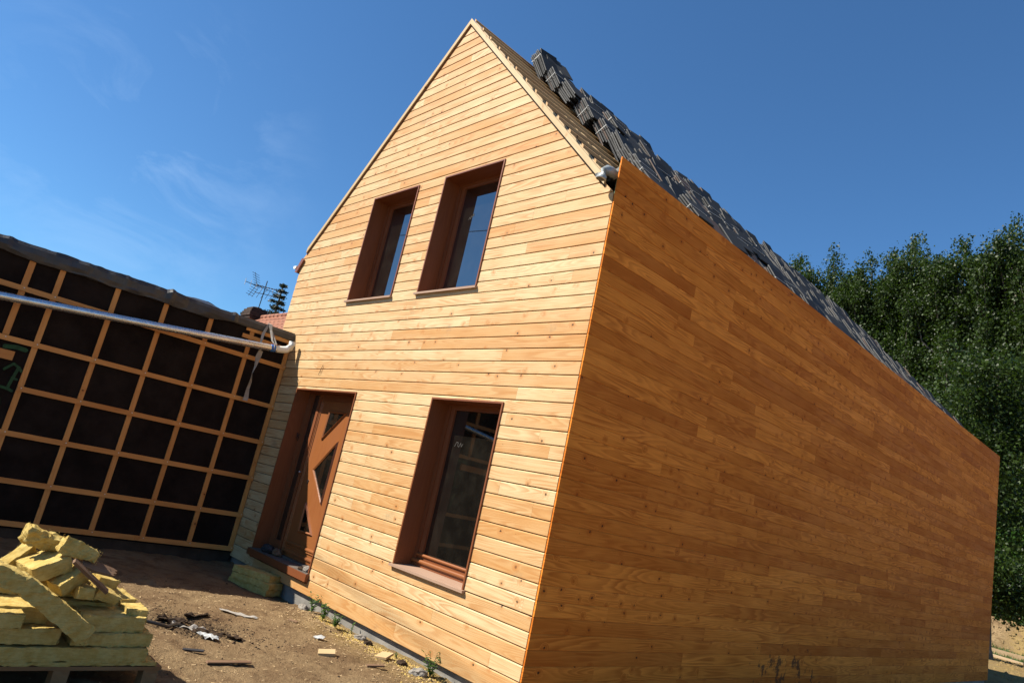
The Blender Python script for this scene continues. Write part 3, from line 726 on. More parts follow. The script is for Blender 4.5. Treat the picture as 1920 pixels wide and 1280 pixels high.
# galvanised pipe hung in front of the wall
P0 = Vector((-5.50, -6.2, 2.885-(6.2-.28)*.1155)); P1 = Vector((-5.50, -.30, 2.8827))
pipe = empty('metal_pipe', (-5.5, -3.2, 2.55), 'long galvanised metal pipe slung along the top of the black wall', 'pipe')
pb = MB(); pb.tube([P0, P0.lerp(P1, .5), P1], .047, 18); obj('tube', pb, M['zinc'], pipe, smooth=True)
pb = MB(); pb.tube([(-5.5, -.315, 2.881), (-5.5, -.23, 2.895), (-5.498, -.165, 2.915), (-5.495, -.125, 2.955), (-5.492, -.108, 3.01), (-5.49, -.108, 3.05)], .050, 16, cap=False); pb.tube([(-5.49, -.108, 3.045), (-5.49, -.108, 3.035)], .046, 16)
obj('elbow', pb, M['whiteplastic'], pipe, smooth=True)
pb = MB(); pb.tube([(-5.5, -.40, 2.872), (-5.5, -.335, 2.879)], .0515, 16); obj('blue_band', pb, M['blue'], pipe, smooth=False)
hs = MB()
def strip(pts, wd, twist=.0):
    for i, (a, b) in enumerate(zip(pts, pts[1:])):
        A, B = Vector(a), Vector(b)
        wa = Vector((.5*math.sin(i*twist), math.cos(i*twist), 0))*wd/2*(1+.25*math.sin(i*2.1)); wb = Vector((.5*math.sin((i+1)*twist), math.cos((i+1)*twist), 0))*wd/2*(1+.25*math.sin((i+1)*2.1))
        q = [A-wa, A+wa, B+wb, B-wb]; hs.face(q); hs.face([p+Vector((-.004, 0, 0)) for p in reversed(q)])
strip([(-5.70, -.44, 3.23), (-5.655, -.43, 3.215), (-5.60, -.42, 3.12), (-5.50, -.40, 2.97), (-5.448, -.375, 2.92), (-5.446, -.365, 2.85)], .05, .4)
strip([(-5.655, -.44, 3.213), (-5.62, -.40, 3.12), (-5.50, -.365, 2.99), (-5.445, -.355, 2.93)], .03, .3)
strip([(-5.66, -.45, 3.21), (-5.64, -.50, 3.05), (-5.56, -.53, 2.90), (-5.56, -.50, 2.79)], .035, .3)
strip([(-5.56, -.495, 2.80), (-5.58, -.50, 2.70), (-5.60, -.49, 2.58), (-5.615, -.50, 2.47), (-5.63, -.48, 2.36), (-5.64, -.485, 2.25), (-5.65, -.47, 2.13), (-5.65, -.475, 2.08)], .065, .55)
tag(obj('cloth_strap', hs, M['cloth']), 'dirty white cloth strap looped round the pipe end and hanging down the black wall', 'strap')

# ------------------------------------------------------------------ pallet with offcuts of mineral wool
def slab_mesh(L, W, H, seed, rough=.006, bend=None, seg=.02, fray=1.0):
    """fibrous slab: a box cut into small faces, its skin uneven; bend = polyline (y, z) for the underside in place of a straight length"""
    nx_, ny_, nz_ = max(2, int(L/seg)), max(2, int(W/seg)), max(2, int(H/seg))
    mb = MB(); vid = {}
    def P(i, j, k):
        x, y, z = L*(i/nx_-.5), W*(j/ny_-.5), H*(k/nz_-.5)
        v = Vector((x, y, z))*1.0+Vector((seed*3.1, seed*1.7, 0))
        e = sum((i in (0, nx_), j in (0, ny_), k in (0, nz_)))
        sh = rough*(1.0 if e < 2 else 1.6)
        d = Vector((noise.noise(v*19), noise.noise(v*19+Vector((5, 0, 0))), noise.noise(v*19+Vector((0, 5, 0)))))*sh
        d += Vector((noise.noise(v*47), noise.noise(v*47+Vector((5, 0, 0))), noise.noise(v*47+Vector((0, 5, 0)))))*sh*.8
        d += Vector((noise.noise(v*6), noise.noise(v*6+Vector((9, 0, 0))), noise.noise(v*6+Vector((0, 9, 0)))))*sh*1.1
        if e >= 2: d -= Vector((x, y, z)).normalized()*.003
        return Vector((x, y, z))+d
    def q(a, b, c, d): mb.face([P(*a), P(*b), P(*c), P(*d)], 0)
    for i in range(nx_):
        for j in range(ny_):
            q((i,j,0),(i,j+1,0),(i+1,j+1,0),(i+1,j,0)); q((i,j,nz_),(i+1,j,nz_),(i+1,j+1,nz_),(i,j+1,nz_))
        for k in range(nz_):
            q((i,0,k),(i+1,0,k),(i+1,0,k+1),(i,0,k+1)); q((i,ny_,k),(i,ny_,k+1),(i+1,ny_,k+1),(i+1,ny_,k))
    for j in range(ny_):
        for k in range(nz_):
            q((0,j,k),(0,j,k+1),(0,j+1,k+1),(0,j+1,k)); q((nx_,j,k),(nx_,j+1,k),(nx_,j+1,k+1),(nx_,j,k+1))
    for q_ in range(int(130*fray)):
        ax = random.choice((0, 1, 2)); h = [L/2, W/2, H/2]; p = Vector([random.uniform(-1, 1)*h[0], random.uniform(-1, 1)*h[1], random.uniform(-1, 1)*h[2]])
        for a_ in (0, 1, 2):
            if a_ != ax: p[a_] = math.copysign(h[a_], p[a_])
        d_ = Vector((ru(-1, 1), ru(-1, 1), ru(-1, 1))).normalized(); o_ = Vector(p).normalized(); d_ = (d_+o_*.5).normalized()*ru(.004, .015); n_ = d_.cross(Vector((ru(-1, 1), ru(-1, 1), ru(-1, 1)))).normalized()*ru(.0008, .003)
        mb.face([p-d_*.4-n_, p-d_*.4+n_, p+d_], 0)
    if bend:
        pts = [Vector((0, *p)) for p in bend]; ls = [0]
        for a, b in zip(pts, pts[1:]): ls.append(ls[-1]+(b-a).length)
        out = []
        for v in mb.v:
            s_ = min(max((v[0]/L+.5), 0), 1)*ls[-1]
            i = max(k for k in range(len(ls)-1) if ls[k] <= s_+1e-9); t_ = (s_-ls[i])/(ls[i+1]-ls[i])
            p = pts[i].lerp(pts[i+1], t_); d = (pts[min(i+2, len(pts)-1)]-pts[max(i-1, 0)]).normalized(); nrm = Vector((0, -d.z, d.y))
            ex = (v[0]/L+.5)-s_/ls[-1]
            c_ = p+nrm*v[2]+d*ex*L
            out.append((c_.x+v[1], c_.y, c_.z))
        mb.v = out
    return mb
GRP = 'offcuts of yellow mineral wool heaped on the pallet'
def slab(c, rot, d, seed, label, grp=GRP, rough=.0042):
    o = obj('insulation_slab', slab_mesh(*d, seed, rough), M['wool'], loc=c, rot=(R(rot[2]), R(rot[1]), R(rot[0])))
    return tag(o, label, 'insulation slab', grp)
# flat base slabs, long side along the front edge of the pallet
def base(x1, W, ya, yb, za, zb, seed, label, rot=0): return slab((x1-W/2, (ya+yb)/2, (za+zb)/2), (90+rot, 0, 0), (yb-ya, W, zb-za-.002), seed, label)
base(-.93, .55, -3.75, -2.48, .004, .028, 1, 'thin frayed wool sheet lying lowest on the pallet boards')
base(-.925, .55, -3.75, -2.55, .030, .110, 2, 'long wool slab second from the bottom at the front of the pallet')
base(-.96, .5, -3.02, -2.545, .112, .190, 3, 'wool slab under the right end of the heap, third layer up', 1)
base(-.99, .42, -2.98, -2.60, .192, .285, 4, 'wool slab in the fourth layer at the right, behind the foot of the bent slab', -1)
base(-.94, .36, -3.75, -3.09, .122, .215, 5, 'short flat slab below the bent slab, with a sunlit strip on its top', 0)
base(-.90, .30, -3.80, -3.315, .217, .300, 6, 'flat slab at the left edge of the photo, resting on the short one', 0)
base(-1.02, .30, -3.55, -3.17, .218, .310, 7, 'slab tucked behind the flat slab at left edge, top curved over', 2)
base(-1.25, .5, -3.6, -2.75, .112, .31, 8, 'thick slab hidden in the middle of the heap', 0)
base(-1.32, .4, -3.5, -2.85, .312, .40, 21, 'slab in the shaded core of the heap under the tilted blocks', 0)
# the leaning pieces
slab((-1.32, -3.22, .500), (99.8, -24, -3), (.22, .34, .095), 9, 'broad block tilted forwards, sunlit top, left of centre near the top of the heap')
slab((-1.18, -3.085, .455), (112.7, -34, .7), (.19, .145, .082), 10, 'smaller block tilted forwards, just right of the broad tilted block')
slab((-1.16, -2.99, .395), (88.3, 2.3, -3.9), (.10, .215, .072), 11, 'small stub end block below the two tilted blocks')
slab((-1.25, -2.85, .375), (108.7, 17, 9.4), (.19, .19, .062), 12, 'dull sloping block between the stub block and right shoulder of the heap')
slab((-1.17, -2.64, .275), (85, -1.6, -2.3), (.13, .26, .085), 13, 'block at right shoulder of the heap, lying across the layers')
slab((-1.40, -2.67, .325), (107.9, 2, 9.8), (.12, .20, .035), 14, 'thin pale strip behind the right shoulder block')
slab((-1.47, -3.37, .475), (118, -42, 10), (.30, .08, .07), 15, 'narrow slab standing steeply behind the broad tilted block')
slab((-1.40, -3.235, .645), (93, 14, 12), (.25, .09, .11), 16, 'torn piece with ragged top edge at the very top left of the heap', rough=.012)
slab((-1.22, -3.065, .625), (88, 17, -12), (.24, .09, .085), 17, 'torn wedge at the very top right of the heap, end pointing right', rough=.010)
slab((-1.44, -2.80, .41), (100, 8, 0), (.14, .16, .05), 19, 'small wool lump under the broken bark board')
o = obj('insulation_slab', slab_mesh(.95, .15, .105, 18, .007, bend=[(-3.70, .565), (-3.52, .495), (-3.38, .452), (-3.30, .40), (-3.17, .320), (-3.06, .245), (-2.945, .165)]), M['wool'], loc=(-.945, 0, .015))
tag(o, 'long bent slab draped down the front of the heap, sagging like a strap', 'insulation slab', GRP)
# pieces of board in the heap
bb = MB(); pts = [(-.12, -.045), (-.06, -.055), (.02, -.05), (.09, -.045), (.12, -.03), (.10, -.015), (.115, .0), (.09, .012), (.10, .03), (-.02, .045), (-.11, .035)]
bb.ext(pts, -.008, .008); o = obj('broken_board', bb, M['old'], loc=(-1.17, -2.93, .535), rot=(R(118), R(14), R(90))); tag(o, 'splintered grey-brown bark board sticking out right under the top piece', 'board')
bb = MB(); bb.box((-.15, -.022, -.010), (.15, .022, .010)); o = obj('wood_stick', bb, M['old'], loc=(-1.08, -2.99, .50), rot=(R(20), R(35), R(90)), bevel=.002); tag(o, 'dark brown stick slanting down among the wool blocks', 'stick')
bb = MB(); bb.box((-.10, -.03, -.010), (.10, .03, .010)); o = obj('wood_offcut', bb, M['red'], loc=(-1.45, -3.16, .585), rot=(R(5), R(12), R(92)), bevel=.002); tag(o, 'small reddish wood offcut showing under the topmost torn piece', 'offcut')
pa = empty('pallet', (-1.4, -3.05, -.14), 'weathered wooden pallet under the heap of wool offcuts', 'pallet')
for i, x in enumerate((-.98, -1.12, -1.26, -1.40, -1.54, -1.68, -1.80)):
    b_ = MB(); b_.box((x-.05, -3.72, -.020), (x+.05, -2.44, .002), rnd()); obj('deck_board', b_, M['pallet'], pa, bevel=.002)
for y in (-3.66, -3.02, -2.50):
    b_ = MB(); b_.box((-1.85, y-.045, -.0415), (-.935, y+.045, -.0205), rnd()); obj('stringer', b_, M['pallet'], pa, bevel=.002)
    for x in (-.985, -1.40, -1.79):
        b_ = MB(); b_.box((x-.05, y-.044, -.125), (x+.05, y+.044, -.042), rnd()); obj('block', b_, M['pallet'], pa, bevel=.003)
for x in (-.985, -1.40, -1.79):
    b_ = MB(); b_.box((x-.05, -3.72, -.147), (x+.05, -2.44, -.126), rnd()); obj('bottom_board', b_, M['pallet'], pa)
# three slabs leaning against the plinth below the door
for i, (dx, dy, z, rz) in enumerate(((0, 0, -.145, -3), (.03, .0, -.070, 0), (-.02, .01, .005, 3))):
    slab((-4.42+dx, -.20+dy, z+.012), (22+rz, 1, -2), (.66-.04*i, .25, .072), 30+i, ['lowest of three yellow wool slabs lying in shade by the concrete plinth', 'middle one of three yellow wool slabs stacked by the concrete plinth', 'top one of three yellow wool slabs stacked by the concrete plinth'][i], 'wool slabs stacked against the plinth beside the door')

# ------------------------------------------------------------------ litter on the ground
def on(x, y, dz=0): return (x, y, gh(x, y)+dz)
def lump(name, loc, size, mat, seed, label, cat, rot=(0, 0, 0), group=None, sub=3):
    import bmesh
    bm = bmesh.new(); bmesh.ops.create_icosphere(bm, subdivisions=sub, radius=1)
    for v in bm.verts:
        n_ = 1+.35*noise.noise(v.co*1.3+Vector((seed, 0, 0)))+.22*noise.noise(v.co*3.1+Vector((0, seed, 0)))
        v.co = Vector((v.co.x*size[0]*n_, v.co.y*size[1]*n_, v.co.z*size[2]*n_))
    m_ = bpy.data.meshes.new(name); bm.to_mesh(m_); bm.free(); m_.materials.append(mat)
    return tag(link(name, m_, None, loc, rot), label, cat, group)
def offcut(x, y, d, rz, mat, label, tilt=6, dz=.008, name='wood_offcut', cat='offcut'):
    mb = MB(); a, b, c = d
    mb.ext([(-a/2, 0), (a/2*.92, 0), (a/2, c*.6), (a/2*.95, c), (-a/2*.97, c)], -b/2, b/2, rnd())
    return tag(obj(name, mb, mat, loc=on(x, y, dz), rot=(R(tilt), R(-tilt*.6), R(rz)), bevel=.001), label, cat)
offcut(-1.52, -.84, (.15, .085, .025), 60, M['new'], 'pale wood offcut lying alone on the bare earth, lower middle of the photo', 12, .012)
offcut(-1.46, -.27, (.13, .12, .02), 20, M['new'], 'square pale wood chip beside the stones along the plinth', 14, .015)
offcut(-1.17, -.56, (.16, .03, .012), 75, M['old'], 'thin brown splinter near the lower edge of the photo')
offcut(-2.62, -.60, (.13, .025, .010), 10, M['old'], 'little brown twig-like splinter out on the open earth')
offcut(-1.35, -1.78, (.34, .045, .010), 84, M['old'], 'long flat dark strip lying at the bottom beside the pallet', 3, .01, 'flat_strip', 'strip')
offcut(-1.62, -1.96, (.16, .035, .010), 60, M['rag'], 'short black strip end above the long dark strip', 6, .012, 'flat_strip', 'strip')
def sheet(name, loc, sx, sy, mat, seed, label, cat, rz=0, amp=.03):
    mb = MB(); n = 14
    def P(i, j):
        x, y = sx*(i/n-.5), sy*(j/n-.5); v = Vector((x*6, y*6, seed))
        edge = 1+.25*noise.noise(Vector((i*.7+seed, j*.7, 0)))
        return (x*edge, y*edge*(1-.4*abs(i/n-.5)), amp*abs(noise.noise(v*1.4))+.5*amp*noise.noise(v*3.5)+.004)
    for i in range(n):
        for j in range(n):
            mb.face([P(i, j), P(i+1, j), P(i+1, j+1), P(i, j+1)]); mb.face([tuple(Vector(P(*q))-Vector((0, 0, .002))) for q in ((i, j+1), (i+1, j+1), (i+1, j), (i, j))])
    return tag(obj(name, mb, mat, loc=loc, rot=(0, 0, R(rz))), label, cat)
sheet('torn_sheet', on(-2.42, -1.70, .012), .34, .10, M['cloth'], 1, 'torn pale plastic scrap in the dark litter patch', 'plastic scrap', 60, .05)
sheet('torn_sheet', on(-2.10, -1.66, .012), .20, .09, M['strap'], 2, 'small white scrap at the lower end of the dark litter patch', 'plastic scrap', 20, .05)
sheet('torn_sheet', on(-2.80, -1.10, .012), .40, .06, M['cloth'], 3, 'narrow grey-brown scrap pointing away from the dark litter patch', 'plastic scrap', 35, .03)
sheet('torn_sheet', on(-2.05, -.62, .01), .10, .06, M['strap'], 9, 'tiny crumpled white scrap on open ground near the weeds', 'plastic scrap', 35, .03)
for i, (x, y, a, b, rz) in enumerate([(-2.55, -1.78, .30, .13, 75), (-2.25, -1.60, .26, .12, 40), (-2.75, -1.52, .22, .09, 85), (-2.05, -1.45, .20, .10, 20)]):
    sheet('tarpaper_scrap', on(x, y, .006), a, b, M['clod'], 11+i*3, ['ragged black tarpaper scrap nearest the pallet in the litter patch', 'black tarpaper scrap between the two pale scraps of the litter patch', 'small black tarpaper scrap at the upper left of the litter patch', 'small black tarpaper scrap at the right end of the litter patch'][i], 'tarpaper scrap', rz, .05)
cc = MB(); cc.tube([on(-2.35, -2.15, .02), on(-2.30, -2.02, .035), on(-2.33, -1.92, .03), on(-2.45, -1.82, .02), on(-2.50, -1.72, .02)], .014, 8); tag(obj('cable_piece', cc, M['tarp'], smooth=True), 'short bent grey cable running from pallet to litter patch', 'cable')
# dark clods: nobody could count them
cl = MB()
import bmesh as _b
def pebble(mb, c, s_, seed):
    q = Vector(c); pts = []
    for a in range(5): pts.append(q+Vector((math.cos(a*1.256+seed)*s_*ru(.6, 1), math.sin(a*1.256+seed)*s_*ru(.6, 1), -.2*s_)))
    tp = q+Vector((ru(-.3, .3)*s_, ru(-.3, .3)*s_, s_*ru(.25, .6)))
    for a in range(5): mb.face([pts[a], pts[(a+1) % 5], tp], rnd())
for i in range(1300):
    a = random.gauss(0, 1); b = random.gauss(0, 1)
    x = -2.45+a*.32+b*.12; y = -1.66+a*.10+b*.30
    if i % 3 == 0: x, y = ru(-4.5, 0), ru(-3, 0)
    pebble(cl, on(x, y, .002), ru(.004, .026 if i % 7 == 0 else .012), i)
tag(obj('earth_clods', cl, M['clod']), 'dark crumbs of earth and charred litter strewn over the ground', 'clods', kind='stuff')
ch = MB()
for i in range(3400):
    if i % 2: x, y = ru(-4.2, .2), ru(-3.2, -.02)
    else: x = ru(-3.4, .2); y = -abs(random.gauss(0, .28))-.02
    a = ru(0, 6.28); l = ru(.004, .017); wd = ru(.0015, .004); p = Vector(on(x, y, ru(.002, .008)))
    d = Vector((math.cos(a), math.sin(a), ru(-.2, .2)))*l; n_ = Vector((-math.sin(a), math.cos(a), ru(-.3, .3)))*wd
    ch.face([p-d-n_, p+d-n_, p+d+n_, p-d+n_], rnd())
tag(obj('wood_shavings', ch, M['new']), 'pale shavings and sawdust scattered along the foot of the gable wall', 'shavings', kind='stuff')
cr = MB()
for i in range(1100):
    x = ru(-3.0, .1); y = -.02-abs(random.gauss(0, .11))*(1.2 if x > -2.4 else .6)
    pebble(cr, on(x, y, .003), ru(.006, .02), i)
tag(obj('wool_crumbs', cr, M['wool']), 'yellow crumbs heaped along the concrete foot of the wall', 'crumbs', kind='stuff')
STN = [(-3.45, -.03, .055, 'stone', 'rough stone at the left end of the weeds by the plinth'), (-2.2, -.05, .05, 'stone', 'grey stone half buried midway along the plinth'), (-1.98, -.10, .04, 'clod', 'dark brown lump just right of the midway stone'),
       (-1.30, -.18, .045, 'clod', 'dark lump beside the square pale chip'), (-1.02, -.20, .06, 'stone', 'flat stone at the foot of the last weed')]
for i, (x, y, s_, m_, l_) in enumerate(STN): lump('stone', on(x, y, s_*.3), (s_*1.3, s_, s_*.7), M[m_], i*3.3, l_, 'stone', (0, 0, i))
lump('rubble_lump', (-3.70, .03, .245), (.055, .045, .04), M['stone'], 4.4, 'small grey rubble lump on the right end of the door sill', 'rubble')
lump('rubble_lump', (-3.80, .0, .235), (.05, .03, .02), M['clod'], 8.4, 'flat black lump left of the rubble on the sunlit door sill', 'rubble')
lump('dark_rag', (-4.86, .06, .265), (.13, .07, .065), M['rag'], 2.2, 'crumpled dark rag lying at the shaded left end of the door sill', 'rag')
lump('dark_rag', (-4.66, .10, .255), (.08, .05, .05), M['old'], 6.2, 'small brown crumpled rag beside the dark one on the door sill', 'rag')
def weed(x, y, h, n, label, seed, spread=.5):
    rg = random.Random(seed); st = MB(); lv = MB()
    for i in range(n):
        a = rg.uniform(0, 6.28); sp = rg.uniform(.1, spread); l = h*rg.uniform(.5, 1)
        p = [Vector((0, 0, 0)), Vector((math.cos(a)*sp*l*.4, math.sin(a)*sp*l*.4, l*.5)), Vector((math.cos(a)*sp*l, math.sin(a)*sp*l, l))]
        st.tube(p, [.003, .0025, .0015], 4)
        for k in range(8):
            t_ = .15+.85*k/7; q = p[0].lerp(p[1], t_*2) if t_ < .5 else p[1].lerp(p[2], t_*2-1)
            b_ = rg.uniform(0, 6.28); ll = h*rg.uniform(.16, .30); d = Vector((math.cos(b_), math.sin(b_), rg.uniform(-.1, .7))).normalized()*ll; s_ = d.cross(Vector((0, 0, 1))).normalized()*ll*.28
            m_ = q+d*.45+Vector((0, 0, ll*.12))
            lv.face([q, m_-s_, q+d], rg.random()); lv.face([q, q+d, m_+s_], rg.random())
    e = empty('weed', on(x, y), label, 'weed', 'weeds growing along the plinth')
    obj('stems', st, M['weed'], e, loc=(0, 0, 0)); obj('leaves', lv, M['weed'], e, loc=(0, 0, 0))
weed(-3.15, -.10, .20, 7, 'leafy weed nearest the door, first along the plinth', 1)
weed(-2.86, -.12, .20, 8, 'bushy weed second from the door along the plinth', 2)
weed(-2.52, -.17, .15, 12, 'low spreading green tuft, third from the door along the plinth', 3, 1.1)
weed(-2.40, -.04, .14, 2, 'dry dark two-stemmed weed against the concrete', 4, .2)
weed(-.98, -.10, .20, 9, 'weed at the bottom of the photo nearest the house corner', 5, .6)
weed(-1.50, -.10, .07, 5, 'tiny green sprout between the chip and plinth', 6, .8)

# ------------------------------------------------------------------ neighbour's house behind the extension
nb = empty('neighbour_house', (-13, 3.3, 0), 'distant house whose red tiled roof shows between black wall and larch gable', 'house')
wl = MB(); wl.box((-16.4, .2, -.3), (-9.5, 6.4, 2.5)); wl.face([(-16.4, .2, 2.5), (-16.4, 3.3, 4.95), (-16.4, 6.4, 2.5)]); wl.face([(-9.5, .2, 2.5), (-9.5, 6.4, 2.5), (-9.5, 3.3, 4.95)]); obj('wall', wl, M['render'], nb)
rr = MB()
for s_ in (-1, 1):
    for i in range(16):
        a, b = i/16, (i+1)/16+.01; y0, y1 = 3.3+s_*3.3*a, 3.3+s_*3.3*b; z0, z1 = 5.0-2.62*a, 5.0-2.62*b
        A = [(-16.6, y0, z0), (-9.3, y0, z0), (-9.3, y1, z1+.035), (-16.6, y1, z1+.035)]
        rr.face(A if s_ > 0 else A[::-1]); B = [(-16.6, y1, z1+.035), (-9.3, y1, z1+.035), (-9.3, y1, z1-.02), (-16.6, y1, z1-.02)]
        rr.face(B if s_ > 0 else B[::-1])
rr.tube([(-16.62, 3.3, 5.0), (-9.3, 3.3, 5.0)], .085, 10)
roof = obj('roof', rr, M['rooftile'], nb)
chm = MB(); cx, cy = -15.62, 3.22
chm.box((cx-.24, cy-.24, 4.2), (cx+.24, cy+.24, 4.92)); c1 = obj('chimney', chm, M['redbrick'], nb)
cc = MB()
for z, r_ in ((4.92, .27), (4.99, .30), (5.06, .295), (5.13, .27), (5.19, .22)): cc.box((cx-r_, cy-r_, z), (cx+r_, cy+r_, z+.062), .3, Matrix.Translation((cx, cy, 0)) @ Matrix.Rotation(ru(-.05, .05), 4, 'Z') @ Matrix.Translation((-cx, -cy, 0)))
cc.tube([(cx, cy, 5.25), (cx, cy, 5.30)], [.15, .12], 10); obj('chimney_cap', cc, M['brick'], c1, bevel=.01)
an = empty('tv_antenna', (cx+.05, cy, 5.28), 'spiky rooftop television antenna on a thin mast above the chimney', 'antenna')
mast = MB(); mast.tube([(cx+.05, cy, 5.2), (cx+.08, cy+.01, 6.12)], .014, 6); obj('mast', mast, M['black'], an)
vr = Vector((.37, .93, 0)); fwd = Vector((-.93, .37, 0)); ct = Vector((cx+.075, cy+.01, 5.88))
def yagi(c, d, L, n, el0, el1, el, rods, refl):
    mb = MB(); d = d.normalized(); mb.tube([c-d*L*.4, c+d*L*.6], .010, 5)
    for i in range(n):
        q = c+d*L*(-.4+i/(n-1)); l = el0+(el1-el0)*i/(n-1); mb.tube([q-el*l/2, q+el*l/2], .006, 4)
    if refl:
        q = c-d*L*.4
        for sg in (1, -1):
            u_ = Vector((0, 0, 1))*sg; 
            for k in range(5): p = q+u_*(.04+.07*k)-d*.03*k; mb.tube([p-el*.16, p+el*.16], .006, 4)
            mb.tube([q, q+u_*.36-d*.15], .007, 4)
    return mb
obj('array', yagi(ct, vr*-1+Vector((0, 0, .10)), .95, 7, .20, .30, Vector((-.6, .2, .75)).normalized(), 0, False), M['black'], an)
obj('array', yagi(ct+Vector((0, 0, .05)), vr*.8+fwd*-.4+Vector((0, 0, -.05)), .7, 9, .22, .16, (fwd*.6+vr*.5).normalized(), 0, True), M['black'], an)
obj('array', yagi(ct+Vector((0, 0, -.16)), vr*.9+fwd*-.3, .62, 6, .34, .26, Vector((0, .3, .95)).normalized(), 0, False), M['black'], an)
# overhead cable whose faint shadow crosses the gable and whose reflection crosses an upper pane
ob = MB(); pts = []
for i in range(41):
    s_ = -20+i*1.0; pts.append((s_-6.9, -6.9-.12*s_, 8.6+.004*(s_)**2))
ob.tube(pts, .012, 5, cap=False); tag(obj('overhead_cable', ob, M['black']), 'thin black overhead cable sagging in front of the gable, seen only as reflection and shadow', 'cable')

# ------------------------------------------------------------------ trees
def leaves_mesh(name, pts, size, mat, seed, up=.35, elong=1.0):
    rs = np.random.RandomState(seed); n = len(pts)
    a = rs.normal(size=(n, 3)); a[:, 2] += up; a /= np.linalg.norm(a, axis=1)[:, None]
    b = rs.normal(size=(n, 3)); t1 = np.cross(a, b); t1 /= np.linalg.norm(t1, axis=1)[:, None]; t2 = np.cross(a, t1)
    s_ = size*(.6+.8*rs.rand(n))[:, None]; e = s_*.62/elong
    v = np.stack([pts-t1*s_*.5, pts-t2*e*.55+a*.06*s_, pts+t1*s_*.5, pts+t2*e*.55+a*.06*s_], 1).reshape(-1, 3)
    me_ = bpy.data.meshes.new(name); me_.vertices.add(4*n); me_.vertices.foreach_set('co', v.ravel())
    me_.loops.add(4*n); me_.loops.foreach_set('vertex_index', np.arange(4*n)); me_.polygons.add(n)
    me_.polygons.foreach_set('loop_start', np.arange(0, 4*n, 4)); me_.polygons.foreach_set('loop_total', np.full(n, 4))
    at = me_.attributes.new('bid', 'FLOAT', 'FACE'); at.data.foreach_set('value', rs.rand(n)**1.3); me_.materials.append(mat); me_.update(); me_.validate(); return me_
def poplar(seed, H, Rr, nl=80000):
    rs = np.random.RandomState(seed); P = []; tw = MB()
    tw.tube([(0, 0, -.5), (0, 0, .3), (.05, 0, H*.3), (0, .1, H*.6), (.05, 0, H*.93)], [.42, .30, .24, .15, .03], 9)
    npl = 46; wts = []
    plumes = []
    for i in range(npl):
        h0 = H*(.05+.72*(i/npl)**.9); th = i*2.4+rs.rand()*.7; rr_ = Rr*(.55+.6*rs.rand())*(1-.45*(h0/H)**2)
        L = (H*.20+H*.10*rs.rand())*(1.0 if h0 < H*.6 else 1.05)
        b0 = np.array([0, 0, h0]); m = np.array([math.cos(th)*rr_*.7, math.sin(th)*rr_*.7, h0+L*.35]); e = np.array([math.cos(th)*rr_, math.sin(th)*rr_, min(h0+L, H*(.985-.17*(rr_/Rr)**2-.07*rs.rand()))])
        plumes.append((b0, m, e)); tw.tube([b0, m, e*.9+m*.1], [.07, .045, .012], 5)
    plumes.append((np.array([0, 0, H*.7]), np.array([.1, 0, H*.85]), np.array([0, 0, H*.97])))
    for (b0, m, e) in plumes:
        n = nl//len(plumes); t_ = rs.rand(n)**.8; q = np.where(t_[:, None] < .4, b0+(m-b0)*(t_[:, None]/.4), m+(e-m)*((t_[:, None]-.4)/.6))
        # leaves sit in small tufts along side twigs, so gaps and clumps show
        nt = 40; tc_ = rs.randint(0, nt, n); tt = rs.rand(nt); tufts = np.where(tt[:, None] < .4, b0+(m-b0)*(tt[:, None]/.4), m+(e-m)*((tt[:, None]-.4)/.6))+np.clip(rs.normal(size=(nt, 3)), -1.5, 1.5)*(np.array([.50, .50, .42])*(Rr/2.4)*(1.05-.55*tt[:, None]))
        tf = tufts[tc_]+np.clip(rs.normal(size=(n, 3)), -1.8, 1.8)*np.array([.17, .17, .22])*1.0
        mixm = rs.rand(n) < .80; P.append(np.where(mixm[:, None], tf, q+np.clip(rs.normal(size=(n, 3)), -1.6, 1.6)*.26*(1.2-.8*t_[:, None])))
    return leaves_mesh('crown', np.concatenate(P), .125, M['leaf'], seed), tw.mesh('trunk', M['bark'], True)
POP = [poplar(s_, 17, 2.5) for s_ in (1, 2, 3, 4)]
# x, y, height, turn, mesh
TR = [(-18.3, 36.6, 19.6, 0), (-15.9, 36.0, 20.3, 1), (-13.7, 36.2, 20.5, 2), (-11.3, 35.7, 19.6, 3), (-9.2, 36.0, 20.8, 0), (-6.6, 35.8, 20.2, 1), (-4.5, 35.8, 20.8, 2), (-2.2, 36.0, 21.2, 3), (.3, 35.6, 20.6, 0), (2.8, 36, 20.6, 1),
      (-17.2, 40.6, 19.6, 2), (-14.4, 40.0, 20.6, 3), (-12.0, 40.5, 20.2, 0), (-9.8, 40.0, 21.0, 1), (-7.4, 40.4, 20.6, 2), (-5.2, 40.0, 21.3, 3), (-2.8, 40.4, 21.6, 0), (-.4, 40.2, 21, 1), (2.2, 40, 21, 2)]
for i, (x, y, h, k) in enumerate(TR):
    lab = ('dense dark green poplar, %s from the left in the front row behind the house' if i < 10 else 'tall poplar, %s from the left in the back row behind the house') % ORD[i if i < 10 else i-10 if i < 18 else 8]
    e = empty('poplar_tree', (x, y, .6), lab, 'tree', 'row of poplars behind the house'); e.scale = (1.0+.08*math.sin(i*3), 1.0, h/17.0); e.rotation_euler = (0, 0, i*1.9)
    link('crown', POP[k][0], e, (0, 0, 0)); link('trunk', POP[k][1], e, (0, 0, 0))
